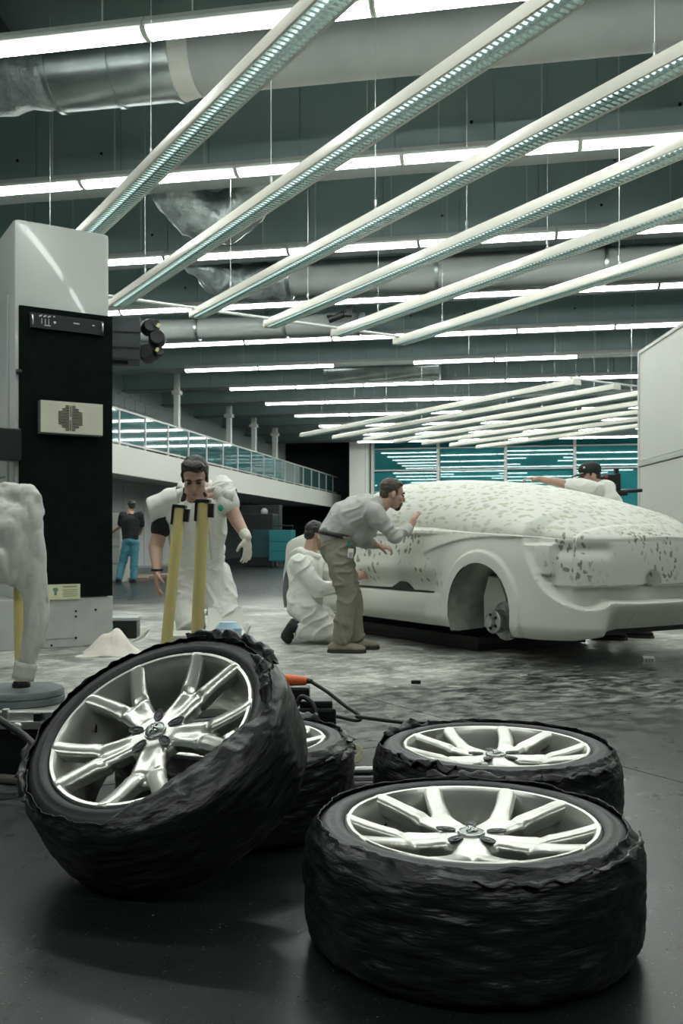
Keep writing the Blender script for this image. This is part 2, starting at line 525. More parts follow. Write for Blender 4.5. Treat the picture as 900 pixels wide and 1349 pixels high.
fo.v = [tuple(Vector(v) + Vector((0, 0, 1)) * .05 * fbm(v, 3.1) + Vector((0, 1, 0)) * .05 * fbm(v, 2.7)) for v in fo.v]
fo.build('foil_section', M_FOIL, d1, True)
cab = MB().tube([dl(-1.9 + i * .5, .10 + .02 * math.sin(i), -.375) for i in range(22)], .012, 6).build('strap_cable', mat('black_rubber', (.012, .013, .013), .5), d1, True)
# foil wrapped duct dropping between beams one and two
d2 = empty('foil_duct', 'crumpled foil-wrapped air duct slung between the second and third ceiling beams', 'duct', P(262, 285, 13.4))
def blob_tube(pts, rad, nm, m, par, amp, seed):
    mb = MB().tube(curve_pts(pts, 40), list(np.interp(np.linspace(0, 1, 40), np.linspace(0, 1, len(rad)), rad)), 28)
    mb.v = [tuple(Vector(v) + Vector((fbm(Vector(v) + Vector((seed, 0, 0)), 2.6), fbm(Vector(v) + Vector((0, seed, 0)), 2.9), fbm(v, 3.3))) * amp) for v in mb.v]
    return mb.build(nm, m, par, True)
o0 = Vector(d2.location)
blob_tube([P(215, 190, 12.6) - o0, P(232, 250, 12.9) - o0, P(275, 287, 13.2) - o0, P(322, 268, 13.1) - o0, P(345, 190, 12.7) - o0], [.26, .33, .36, .33, .26], 'foil_section', M_FOIL, d2, .07, 4)
for hx in (240, 318):
    q0 = P(hx, 262, 13.1) - o0; MB().cyl(q0, Vector((q0.x, q0.y, 6.96 - o0.z)), .012, n=6).build('hanger', M_WHITE, d2)
d2b = empty('foil_duct', 'foil-wrapped duct elbow hanging between the third and fourth ceiling beams', 'duct', P(300, 365, 16.4))
o0 = Vector(d2b.location)
blob_tube([P(258, 310, 15.8) - o0, P(272, 352, 16.1) - o0, P(312, 371, 16.4) - o0, P(385, 368, 16.4) - o0], [.26, .30, .34, .32], 'foil_section', M_FOIL, d2b, .08, 9)
for (x0, y0, x1, y1, dd, r, lab) in ((372, 368, 1000, 340, 16.4, .30, 'round grey air duct running behind the third ceiling beam'),
                                     (150, 437, 480, 426, 20.0, .22, 'narrow grey air duct behind the fourth ceiling beam'),
                                     (430, 488, 580, 482, 26.0, .38, 'short zinc air duct behind the sixth ceiling beam')):
    o = empty('air_duct', lab, 'duct', P(x0, y0, dd))
    a, b2 = Vector((0, 0, 0)), P(x1, y1, dd - (x1 - x0) / FPX * dd * .19) - P(x0, y0, dd)
    MB().tube([a, b2], r, 28).build('duct_pipe', M_DUCTW if r < .35 else M_ZINC, o, 40)
    for q in (0.02, .35, .7, .98):
        c = a.lerp(b2, q); t = (b2 - a).normalized() * .03
        MB().tube([c - t, c + t], r + .025, 28).build('flange_ring', M_ZINC, o, 40)
sp = empty('ceiling_speaker', 'small black ceiling spotlight bracket under the fourth beam', 'bracket', P(447, 415, 18.5))
MB().box((0, 0, 0), (.5, .2, .05)).box((.2, 0, .12), (.12, .1, .2)).build('bracket', mat('black_metal', (.012, .014, .014), .45, .3), sp)
MB().cyl((-.2, 0, -.1), (.1, -.1, 0), .07, n=12).build('lamp_head', MATS['black_metal'], sp, 40)

# ------------------------------------------------------------------ left side: wall, balcony, railing
M_WALL = mat('white_wall_paint', (.50, .525, .505), .65, var=((.46, .485, .47), .6))
M_BULK = mat('block_wall', (.42, .47, .46), .8, var=((.46, .51, .50), 2))
M_TEAL = mat('teal_glass', (.035, .12, .125), .06, 0.0, spec=.9)
M_POST = mat('rail_white', (.60, .62, .58), .4)
BE = Vector((-5.6, 22.4, 0))                     # point of the balcony edge
BD = Vector((0.205, 1, 0)).normalized()
BN = Vector((BD.y, -BD.x, 0))                    # towards the hall
rz_b = math.atan2(BD.y, BD.x)
def bp(t, out=0.0, z=0.0): return BE + BD * t + BN * out + Vector((0, 0, z))
def bbox(t0, t1, o0, o1, z0, z1, name, m, parent=None, base=None, bev=0):
    c = bp((t0 + t1) / 2, (o0 + o1) / 2, (z0 + z1) / 2)
    o = MB().box((0, 0, 0), (t1 - t0, o1 - o0, z1 - z0), bev=bev).build(name, m, parent)
    o.location = c - (Vector(base) if base is not None else Vector())
    o.rotation_euler = (0, 0, rz_b)
    return o
wl = bbox(-18, 12, -2.0, -1.8, 0, 3.0, 'wall_left', M_WALL); tag(wl, 'pale panelled wall under the balcony', kind='structure')
# joints of the wall panels (each panel a slightly proud board)
wp_me = MB().box((0, 0, 0), (1.46, .04, 2.4), bev=.008).mesh('wall_panel'); wp_me.materials.append(M_WALL)
for i in range(20):
    q = link('wall_panel', wp_me, None, wl); q.location = (-14.2 + i * 1.5, -.11, -.25)
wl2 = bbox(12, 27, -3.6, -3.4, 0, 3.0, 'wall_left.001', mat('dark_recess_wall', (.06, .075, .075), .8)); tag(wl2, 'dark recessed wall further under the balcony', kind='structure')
wl3 = bbox(11.9, 12, -3.6, -1.8, 0, 3.0, 'wall_left.002', M_WALL); tag(wl3, 'return of the pale wall under the balcony', kind='structure')
bal = empty('balcony', 'white-edged balcony with glass railing along the hall side', 'balcony', bp(0))
B0 = bal.location
bbox(-14, 27.5, -3.6, 0, 2.62, 3.2, 'balcony_slab', mat('balcony_white', (.66, .67, .62), .6), bal, B0)
bbox(-14, 27.5, -.02, .05, 2.50, 3.22, 'balcony_fascia', MATS['balcony_white'], bal, B0, .01)
bbox(-14, 27.5, -.22, -.16, 4.14, 4.19, 'top_rail', M_POST, bal, B0, .01)
bbox(-14, 27.5, -.21, -.17, 3.32, 3.36, 'bottom_rail', M_POST, bal, B0)
post_me = MB().box((0, 0, .49), (.05, .06, .98), bev=.006).mesh('rail_post'); post_me.materials.append(M_POST)
M_RG = mat('railing_glass', (.20, .42, .42), .04, 0.0, spec=.8, trans=.75, ior=1.45)
pane_me = MB().box((0, 0, .4), (1.52, .012, .76)).mesh('glass_panel'); pane_me.materials.append(M_RG)
for i in range(26):
    t = -13.5 + i * 1.6
    q = link('rail_post', post_me, None, bal); q.location = bp(t, -.19, 3.2) - B0; q.rotation_euler = (0, 0, rz_b)
    q = link('glass_panel', pane_me, None, bal); q.location = bp(t + .8, -.19, 3.36) - B0; q.rotation_euler = (0, 0, rz_b)
for i in range(8):
    q = MB().cyl((0, 0, 0), (0, 0, -.02), .06, n=14).build('downlight', M_WHITE, bal); q.location = bp(-10 + i * 3, -1.0, 2.62) - B0
# upper wall behind the balcony: glazed offices with a block bulkhead on top
uw = bbox(-16, 9.2, -3.4, -3.2, 3.2, 4.55, 'window_1', mat('office_dark', (.03, .07, .072), .6)); tag(uw, 'teal glazed office front behind the balcony', kind='structure')
op_me = MB().box((0, 0, 0), (1.92, .03, 1.25)).mesh('pane'); op_me.materials.append(M_TEAL)
om_me = MB().box((0, 0, 0), (.07, .1, 1.33)).mesh('mullion'); om_me.materials.append(M_POST)
for i in range(12):
    q = link('pane', op_me, None, uw); q.location = (-11.6 + i * 2.0, -.12, 0)
    q = link('mullion', om_me, None, uw); q.location = (-12.6 + i * 2.0, -.13, 0)
bh = bbox(-16, 26, -3.3, -2.6, 4.55, 6.95, 'wall_left.003', M_BULK); tag(bh, 'grey block bulkhead wall above the balcony', kind='structure')
blk_me = MB().box((0, 0, 0), (.76, .03, .34), bev=.005).mesh('block'); blk_me.materials.append(M_BULK)
for r in range(3):
    for i in range(26):
        q = link('block', blk_me, None, bh); q.location = (-17 + i * .8 + (.4 if r % 2 else 0), -.36, -.92 + r * .37)
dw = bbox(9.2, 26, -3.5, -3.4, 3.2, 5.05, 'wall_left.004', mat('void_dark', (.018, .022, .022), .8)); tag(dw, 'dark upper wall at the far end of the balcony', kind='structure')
for i, (t, o, w) in enumerate(((5.2, -.35, .16), (10.5, -.5, .18), (13.5, -.5, .18), (16.5, -.5, .2))):
    q = empty('column', 'slim white steel column rising from the balcony to the ceiling beams', 'column', bp(t, o, 3.2), rz_b, 'slim balcony columns')
    MB().box((0, 0, 1.85), (w, w, 3.7), bev=.02).build('shaft', M_POST, q)
    MB().box((0, 0, .02), (w * 1.8, w * 1.8, .04)).build('base_plate', M_POST, q)
    MB().box((0, 0, 2.05), (w * 1.6, w * 1.6, .12), bev=.02).build('collar', M_POST, q)

# ------------------------------------------------------------------ far end: white column, teal glass wall
BW = Vector((0, 47.0, 0))
def fp(u, back=0, z=0): return BW + LX * u + BX * back + Vector((0, 0, z))
def fbox(u0, u1, b0, b1, z0, z1, name, m, parent=None, bev=0):
    o = MB().box((0, 0, 0), (u1 - u0, b1 - b0, z1 - z0), bev=bev).build(name, m, parent)
    c = fp((u0 + u1) / 2, (b0 + b1) / 2, (z0 + z1) / 2)
    o.rotation_euler = (0, 0, rot_l); o.location = c
    return o
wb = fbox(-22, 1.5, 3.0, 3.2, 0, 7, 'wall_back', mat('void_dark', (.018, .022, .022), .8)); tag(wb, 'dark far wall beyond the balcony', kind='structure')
wc = empty('column', 'broad white column at the edge of the teal glass wall', 'column', fp(1.0, -.4), rot_l)
MB().box((0, 0, 3.2), (.95, .6, 6.4), bev=.03).build('shaft', mat('column_white', (.82, .83, .78), .6), wc)
MB().box((.35, -.31, 3.2), (.05, .03, 6.4)).build('cover_strip', M_POST, wc)
MB().box((0, 0, .08), (1.05, .7, .16)).build('plinth', M_WALL, wc)
gw = fbox(1.5, 26, .25, .3, 0, 6.9, 'window_2', mat('room_behind_glass', (.03, .16, .17), .5, var=((.02, .07, .08), .35))); tag(gw, 'tall teal glass wall with white mullions', kind='structure')
M_TG = mat('teal_glass_wall', (.035, .25, .27), .015, 0.05, var=((.02, .14, .155), .45, 2), spec=.6)
gp_me = MB().box((0, 0, 0), (3.22, .03, 1.04)).mesh('pane'); gp_me.materials.append(M_TG)
for i in range(7):
    u = 1.6 + i * 3.3
    m1 = fbox(u - .07, u + .07, -.12, .2, 0, 6.6, 'mullion', M_POST); m1.parent = gw; m1.matrix_parent_inverse = gw.matrix_basis.inverted()
    for r in range(6):
        q = link('pane', gp_me, None, gw)
        q.location = (u + 1.65 - 13.75, -.12, -3.45 + .55 + r * 1.08)
        q.rotation_euler = (.012 * math.sin(i * 3 + r * 2), 0, .02 * math.sin(i + r))
for r in range(7):
    t = fbox(1.6, 25, -.08, .12, r * 1.08 - .03, r * 1.08 + .03, 'transom', M_POST); t.parent = gw; t.matrix_parent_inverse = gw.matrix_basis.inverted()

# ------------------------------------------------------------------ white partition on the right
pt = empty('partition_wall', 'tall white partition panel with horizontal seam beside the car', 'partition', (4.23, 13.0, 0))
PD = Vector((-0.02, -1, 0)).normalized()
rz_p = math.atan2(PD.y, PD.x)
pt.rotation_euler = (0, 0, rz_p)
M_PART = mat('partition_white', (.56, .575, .53), .5, var=((.53, .545, .505), .7))
for i in range(4):
    MB().box((.98 + i * 1.96, 0, .96), (1.95, .09, 1.90), bev=.006).build('panel', M_PART, pt)
    MB().box((.98 + i * 1.96, 0, 2.75), (1.95, .09, 1.50), bev=.006).build('panel', M_PART, pt)
MB().box((3.92, -.005, 1.955), (7.84, .12, .07), bev=.008).build('seam_rail', mat('seam_grey', (.42, .45, .42), .4), pt)
MB().box((-.02, 0, 1.76), (.06, .12, 3.52), bev=.008).build('edge_post', M_PART, pt)
MB().box((3.92, 0, 3.52), (7.9, .12, .05), bev=.008).build('top_rail', M_PART, pt)
# ------------------------------------------------------------------ clay model of a car on its low platform
CAR = Vector((1.84, 7.47, 0))
car = empty('clay_car', 'full-size white clay model of a car with olive patches, without wheels', 'car', CAR, math.atan2(AX.y, AX.x))

def clay_material():
    m = bpy.data.materials.new('white_clay'); m.use_nodes = True
    nt = m.node_tree; N = nt.nodes; L = nt.links; b = N['Principled BSDF']
    tc = N.new('ShaderNodeTexCoord')
    sep = N.new('ShaderNodeSeparateXYZ'); L.new(tc.outputs['Object'], sep.inputs[0])
    def math_(op, a, bb=None, clamp=False):
        n = N.new('ShaderNodeMath'); n.operation = op; n.use_clamp = clamp
        for i, v in enumerate((a, bb)):
            if v is None: continue
            if isinstance(v, (int, float)): n.inputs[i].default_value = v
            else: L.new(v, n.inputs[i])
        return n.outputs[0]
    def ramp(v, a, b2):
        n = N.new('ShaderNodeMapRange'); n.interpolation_type = 'SMOOTHSTEP'
        n.inputs['From Min'].default_value = a; n.inputs['From Max'].default_value = b2
        L.new(v, n.inputs['Value']); return n.outputs['Result']
    def spots(scale, st, rotz, thr, sel_scale, s0, s1, seed):
        mp = N.new('ShaderNodeMapping'); mp.inputs['Scale'].default_value = st
        mp.inputs['Rotation'].default_value = rotz; mp.inputs['Location'].default_value = (seed, seed * .7, 0)
        L.new(tc.outputs['Object'], mp.inputs['Vector'])
        wn = N.new('ShaderNodeTexNoise'); wn.inputs['Scale'].default_value = 14; wn.inputs['Detail'].default_value = 3
        L.new(mp.outputs['Vector'], wn.inputs['Vector'])
        ad = N.new('ShaderNodeVectorMath'); ad.operation = 'MULTIPLY_ADD'
        ad.inputs[1].default_value = (.09, .09, .09); L.new(wn.outputs['Color'], ad.inputs[0]); L.new(mp.outputs['Vector'], ad.inputs[2])
        vo = N.new('ShaderNodeTexVoronoi'); vo.inputs['Scale'].default_value = scale
        L.new(ad.outputs[0], vo.inputs['Vector'])
        sp = math_('SUBTRACT', 1.0, ramp(vo.outputs['Distance'], thr * .82, thr))
        n = N.new('ShaderNodeTexNoise'); n.inputs['Scale'].default_value = sel_scale; n.inputs['Detail'].default_value = 2
        mp2 = N.new('ShaderNodeMapping'); mp2.inputs['Location'].default_value = (seed * 3, seed, 1)
        L.new(tc.outputs['Object'], mp2.inputs['Vector']); L.new(mp2.outputs['Vector'], n.inputs['Vector'])
        return math_('MULTIPLY', sp, ramp(n.outputs['Fac'], s0, s1))
    z = sep.outputs['Z']; x = sep.outputs['X']
    upper = math_('MULTIPLY', ramp(z, 1.02, 1.06), math_('SUBTRACT', 1.0, ramp(z, 1.37, 1.42)))
    side = math_('MULTIPLY', ramp(z, .50, .56), math_('SUBTRACT', 1.0, ramp(z, .93, .97)))
    doors = math_('MULTIPLY', ramp(x, .42, .62), math_('SUBTRACT', 1.0, ramp(x, 1.9, 2.3)))
    tail = math_('SUBTRACT', 1.0, ramp(x, -.66, -.58))
    tailz = math_('MULTIPLY', ramp(z, .60, .63), math_('SUBTRACT', 1.0, ramp(z, .97, 1.0)))
    haunch = math_('MULTIPLY', ramp(z, .94, .96), math_('SUBTRACT', 1.0, ramp(z, 1.02, 1.05)))
    s1 = spots(18, (.65, 1, 1.4), (0, .55, .3), .42, 1.5, .28, .42, 1.0)
    s2 = spots(18, (1, 1, .75), (0, .3, .5), .36, 2.3, .44, .54, 4.0)
    s3 = spots(23, (1, 1.15, .65), (.4, 0, .2), .37, 2.6, .40, .52, 7.0)
    a = math_('MULTIPLY', s1, upper)
    c = math_('MULTIPLY', s2, math_('MULTIPLY', side, doors))
    d = math_('MULTIPLY', s3, math_('MULTIPLY', tail, tailz))
    e = math_('MULTIPLY', math_('MULTIPLY', s1, haunch), .7)
    mx = N.new('ShaderNodeMix'); mx.data_type = 'RGBA'
    mx.inputs['A'].default_value = (.68, .695, .635, 1); mx.inputs['B'].default_value = (.60, .62, .57, 1)
    nb = N.new('ShaderNodeTexNoise'); nb.inputs['Scale'].default_value = 3; nb.inputs['Detail'].default_value = 7
    L.new(tc.outputs['Object'], nb.inputs['Vector']); L.new(nb.outputs['Fac'], mx.inputs['Factor'])
    m2 = N.new('ShaderNodeMix'); m2.data_type = 'RGBA'; m2.inputs['B'].default_value = (.47, .455, .33, 1)
    L.new(mx.outputs['Result'], m2.inputs['A'])
    L.new(math_('ADD', a, e, True), m2.inputs['Factor'])
    m3 = N.new('ShaderNodeMix'); m3.data_type = 'RGBA'; m3.inputs['B'].default_value = (.235, .25, .195, 1)
    L.new(m2.outputs['Result'], m3.inputs['A']); L.new(math_('ADD', c, d, True), m3.inputs['Factor'])
    L.new(m3.outputs['Result'], b.inputs['Base Color'])
    b.inputs['Roughness'].default_value = .55
    b.inputs['Specular IOR Level'].default_value = .35
    bp = N.new('ShaderNodeBump'); bp.inputs['Strength'].default_value = .08; bp.inputs['Distance'].default_value = .01
    n3 = N.new('ShaderNodeTexNoise'); n3.inputs['Scale'].default_value = 22; n3.inputs['Detail'].default_value = 5
    L.new(tc.outputs['Object'], n3.inputs['Vector']); L.new(n3.outputs['Fac'], bp.inputs['Height'])
    L.new(bp.outputs['Normal'], b.inputs['Normal'])
    return m
CLAY = clay_material()

ARCH = ((0.0, .36, .375), (2.78, .36, .375))
pl_s = [-.98, -.97, -.945, -.90, -.80, -.62, -.40, 0, .5, 1.0, 1.5, 2.2, 2.78, 3.15, 3.40, 3.56, 3.64, 3.66]
pl_t = [0, .30, .50, .66, .795, .880, .915, .935, .905, .89, .89, .905, .925, .89, .77, .52, .25, 0]
ch = np.concatenate([[0], np.cumsum(np.hypot(np.diff(pl_s), np.diff(pl_t)))])
fs_, ft_ = spl(ch, pl_s), spl(ch, pl_t)
E = np.arange(0, ch[-1] + .001, .0145)
S = fs_(E); T = np.maximum(ft_(E), 0); T[0] = 0; T[-1] = 0
dS = np.gradient(S); dT = np.gradient(T); ln = np.hypot(dS, dT)
NS, NT = -dT / ln, dS / ln
NS[0], NT[0] = -1, 0; NS[-1], NT[-1] = 1, 0
zsh = spl([-.98, -.8, -.4, 0, .4, 1.2, 2.0, 2.5, 3.0, 3.3, 3.55, 3.66], [.90, .905, .935, .955, .972, .99, .985, .95, .90, .84, .74, .70])(S)
zbt = np.interp(E, [0, .45, .62, .80, 1.1, 1.6], [.285, .285, .245, .215, .205, .21])
ztop = spl([-.98, -.85, -.6, -.2, .2, .6, 1.0, 1.5, 1.9, 2.2, 2.5, 2.8, 3.0, 3.3, 3.55, 3.66],
           [.93, 1.005, 1.10, 1.225, 1.325, 1.395, 1.437, 1.458, 1.445, 1.385, 1.25, 1.08, 1.00, .92, .78, .70])(S)
NZ = 76
K = np.linspace(0, 1, NZ)
Z = zbt[:, None] + (zsh - zbt)[:, None] * K[None, :]
Ee, Ss = E[:, None] + 0 * Z, S[:, None] + 0 * Z
# lower body: how far the skin stands out from the plan line at every height
off = -.06 * np.clip((.31 - Z) / .10, 0, 2) ** 2
off += -.055 * np.clip((Z - .72) / .27, 0, 1.2) ** 2
door = sst(.45, .75, Ss) * (1 - sst(2.0, 2.35, Ss))
off += door * (-.045 * np.exp(-((Z - .52) / .10) ** 2) + .018 * np.exp(-((Z - .66) / .07) ** 2))
off += door * .03 * (1 - sst(.455, .475, Z))
for (cs, cz, cr) in ARCH:
    r = np.hypot(Ss - cs, Z - cz)
    off += .024 * (1 - sst(.455, .475, r)) * (np.abs(Ss - cs) < .6) + .012 * (1 - sst(.47, .66, r)) * (np.abs(Ss - cs) < .7)
zc = spl([-.6, -.35, 0, .25, .5, .8], [.925, .925, .925, .905, .86, .78])(S)[:, None]
on = sst(-.56, -.40, Ss) * (1 - sst(.55, .85, Ss))
off += on * .024 * sst(zc - .006, zc + .008, Z)
on2 = sst(.4, .9, Ss) * (1 - sst(2.5, 2.9, Ss))                       # belt step along the doors
off += on2 * .028 * sst(.945, .96, Z)
# tail
zb = spl([0, .3, .50, .58, .66, .84, 1.04, 1.21, 1.30], [.475, .475, .478, .482, .44, .462, .62, .93, 1.15])(E)[:, None]
tail = (Ee < 1.235)
slp = np.abs(np.gradient(zb[:, 0], E))[:, None]
above = sst(zb - .004 - .014 * slp, zb + .010 + .014 * slp, Z) * tail
off += .055 * (1 - above) * (1 - sst(1.0, 1.5, Ee)) * (1 - .75 * np.clip((.42 - Z) / .2, 0, 1) * (1 - sst(.5, .68, Ee)))
dif_ = (1 - sst(.52, .64, Ee)) * np.clip((.455 - Z) / .18, 0, 1)
off += -.10 * dif_
for e0 in (.16, .36):
    off += .012 * np.exp(-((Ee - e0) / .012) ** 2) * dif_
band = above * (1 - sst(.578, .592, Z))
off += -.085 * band * (1 - sst(1.0, 1.1, Ee))
face = above * sst(.578, .592, Z)
lamp_in = sst(.80, .83, Ee) * (1 - sst(1.13, 1.2, Ee))
off += face * (-.06) * lamp_in * (1 - .0 * Z)
pan = sst(.965, .995, Ee) * sst(.65, .672, Z) * (1 - sst(.87, .89, Z))
off += face * .052 * pan
brow = sst(.50, .60, Ee) * (1 - sst(.96, .99, Ee)) * np.exp(-((Z - .835) / .045) ** 2)
off += face * (-.03) * brow
notch = sst(1.0, .6, np.sqrt(((Ee - .17) / .085) ** 2 + ((Z - .60) / .10) ** 2))
DN = -.10 * notch * sst(.572, .585, Z)
off += DN
Xs = Ss + NS[:, None] * off
Xt = T[:, None] + NT[:, None] * off
Xt = np.maximum(Xt, 0); Xt[0] = 0; Xt[-1] = 0
# upper body: deck, glasshouse, roof, bonnet in one sweep from the shoulder to the centre line
NQ = 34
th = np.linspace(0, math.pi / 2, NQ)
gh = sst(-.95, -.35, S) * (1 - sst(2.75, 3.1, S))                # 1 where the glasshouse stands
qmax = 1 - .02 * gh - .06 * sst(.0, .9, S) * (1 - sst(2.6, 3.0, S))
n_, m_ = 2.0 + .75 * gh, 2.0 - .2 * gh
Q = qmax[:, None] * np.cos(th)[None, :] ** (2 / n_[:, None])
G = np.sin(th)[None, :] ** (2 / m_[:, None])
t_sh = Xt[:, -1]; s_sh = Xs[:, -1]
led = sst(.2, .9, S) * (1 - sst(2.6, 3.0, S))
Ut = np.concatenate([(t_sh * (1 - .5 * (1 - qmax)))[:, None], t_sh[:, None] * Q], 1)
Uz = np.concatenate([(zsh + .004 + .014 * led)[:, None], (zsh + .006 + .02 * led)[:, None] + (ztop - zsh - .006 - .02 * led)[:, None] * G], 1)
Us = s_sh[:, None] + 0 * Ut
Uz[:, 0] = np.minimum(Uz[:, 0], np.maximum(ztop, zsh) + .0)
VS = np.concatenate([Xs, Us], 1); VT = np.concatenate([Xt, Ut], 1); VZ = np.concatenate([Z, Uz], 1)
nu, nv = VS.shape
drop = np.zeros((nu, nv), bool)
for (cs, cz, cr) in ARCH:                         # snap the skin to the wheel openings
    r = np.hypot(VS - cs, VZ - cz)
    side_ = (VT > .6) & (np.arange(nv)[None, :] < NZ)
    ins = (r < cr) & side_
    drop |= ins
    nb = np.zeros_like(ins)
    o_ = ~ins
    nb[1:, :] |= o_[:-1, :]; nb[:-1, :] |= o_[1:, :]; nb[:, 1:] |= o_[:, :-1]; nb[:, :-1] |= o_[:, 1:]
    nb[1:, 1:] |= o_[:-1, :-1]; nb[:-1, :-1] |= o_[1:, 1:]; nb[1:, :-1] |= o_[:-1, 1:]; nb[:-1, 1:] |= o_[1:, :-1]
    edge = ins & nb
    f = np.where(edge, cr / np.maximum(r, 1e-6), 1)
    VS = np.where(edge, cs + (VS - cs) * f, VS); VZ = np.where(edge, cz + (VZ - cz) * f, VZ)
    drop &= ~edge
vid = {}; vs = []; fcs = []
def vget(i, j, s):
    if VT[i, j] < 1e-4: s = 1
    k = (i, j, s)
    if k not in vid:
        dn = DN[i, j] if (s < 0 and j < NZ) else 0.0          # the finger recess is on one side only
        vid[k] = len(vs); vs.append((VS[i, j] - NS[i] * dn, s * (VT[i, j] - NT[i] * dn), VZ[i, j]))
    return vid[k]
for i in range(nu - 1):
    for j in range(nv - 1):
        if drop[i, j] or drop[i + 1, j] or drop[i, j + 1] or drop[i + 1, j + 1]: continue
        for s in (1, -1):
            q = [vget(i, j, s), vget(i + 1, j, s), vget(i + 1, j + 1, s), vget(i, j + 1, s)]
            q2 = []
            for a in q:
                if a not in q2: q2.append(a)
            if len(q2) > 2: fcs.append(tuple(q2 if s < 0 else q2[::-1]))
bm_ = MB(); bm_.v = vs; bm_.f = fcs
body = bm_.build('body', CLAY, car, 38)
# parts below and inside
M_BLK = mat('black_board', (.012, .014, .014), .55, var=((.02, .022, .022), 6))
MB().box((1.30, 0, .262), (4.3, 1.06, .04)).build('underbody', M_BLK, car)
WELL = mat('well_clay', (.36, .37, .33), .7, var=((.20, .21, .19), 5, 6))
for (cs, cz, cr) in ARCH:
    for s in (1, -1):
        w = MB(); k = 40; ring = []
        for i in range(k + 1):
            a = math.radians(-26 + 232 * i / k)
            for (yy, rr) in ((.945, cr - .002), (.80, cr + .006), (.56, cr - .03)):
                ring.append((cs + rr * math.cos(a), s * yy, cz + rr * math.sin(a)))
        w.add(ring, [(i * 3 + j, i * 3 + 3 + j, i * 3 + 4 + j, i * 3 + 1 + j) for i in range(k) for j in range(2)])
        well = w.build('wheel_well', WELL, car, 40)
        fan = [(cs, s * .55, cz)] + [(cs + (cr - .03) * math.cos(math.radians(-26 + 232 * i / k)), s * .56, cz + (cr - .03) * math.sin(math.radians(-26 + 232 * i / k))) for i in range(k + 1)]
        MB().add(fan, [(0, i + 1, i + 2) for i in range(k)]).build('inner_panel', M_BLK, well)
        MB().prism([(-.27, -.14), (-.02, -.14), (-.02, .10), (-.10, .25), (-.22, .26), (-.28, .1)] if s > 0 else [(.27, -.14), (.02, -.14), (.02, .10), (.10, .25), (.22, .26), (.28, .1)],
                   (cs, s * .58, cz), (cs, s * .66, cz), (-1, 0, 0), (0, 0, 1)).build('clay_block', CLAY, well, 40)
        hz = .285
        hub = MB().lathe([(0, .15), (.034, .15), (.038, .14), (.04, .115), (.085, .115), (.092, .108), (.092, .03), (.07, .02), (.07, -.02), (.06, -.1), (0, -.1)], 32, (cs, s * .70, hz), Matrix.Rotation(math.radians(-90 * s), 3, 'X')).build(
            'axle_hub', mat('cast_steel', (.50, .52, .50), .42, .6, var=((.26, .28, .26), 16)), car, 35)
        MB().lathe([(.06, -.02), (.15, -.02), (.15, -.04), (.06, -.04)], 32, (cs, s * .70, hz), Matrix.Rotation(math.radians(-90 * s), 3, 'X')).build('brake_plate', MATS['cast_steel'], hub, 35)
        for b in range(5):
            a = b * 2 * math.pi / 5
            MB().cyl((cs + .054 * math.cos(a), s * .81, hz + .054 * math.sin(a)), (cs + .054 * math.cos(a), s * .821, hz + .054 * math.sin(a)), .012, n=10).build('bolt_hole', MATS['dark_hole'], hub)
        MB().cyl((cs + .05, s * .66, hz), (cs + .22, s * .56, hz - .02), .022, n=10).build('suspension_arm', M_BLK, hub)
# black wedge insert and shut line below the doors
for s in (1, -1):
    yy = s * .862
    MB().prism([(.60, .486), (.95, .486), (1.06, .545), (1.13, .552), (1.26, .492), (1.9, .486), (1.9, .474), (.60, .474)], (0, yy - s * .03, 0), (0, yy + s * .010, 0), (1, 0, 0), (0, 0, 1)).build('sill_insert', M_BLK, car)
MB().box((1.0, 0, .15), (.06, .06, .2)).build('support_foot', MATS['cast_steel'], car)
for sx in (.9, 2.5):
    for sy in (-.45, .45):
        MB().cyl((sx, sy, .12), (sx, sy, .25), .05, n=14).build('support_foot', MATS['cast_steel'], car)

plat = empty('model_platform', 'low black platform carrying the clay car', 'platform', CAR, math.atan2(AX.y, AX.x))
MB().box((1.78, 0, .085), (2.78, 1.24, .07), bev=.008).build('deck', M_BLK, plat)
for sy in (-.58, .58):
    MB().box((1.78, sy, .03), (2.74, .06, .045)).build('skid', M_BLK, plat)
for sx in (.45, 3.1):
    MB().box((sx, 0, .03), (.06, 1.08, .045)).build('cross_bar', M_BLK, plat)
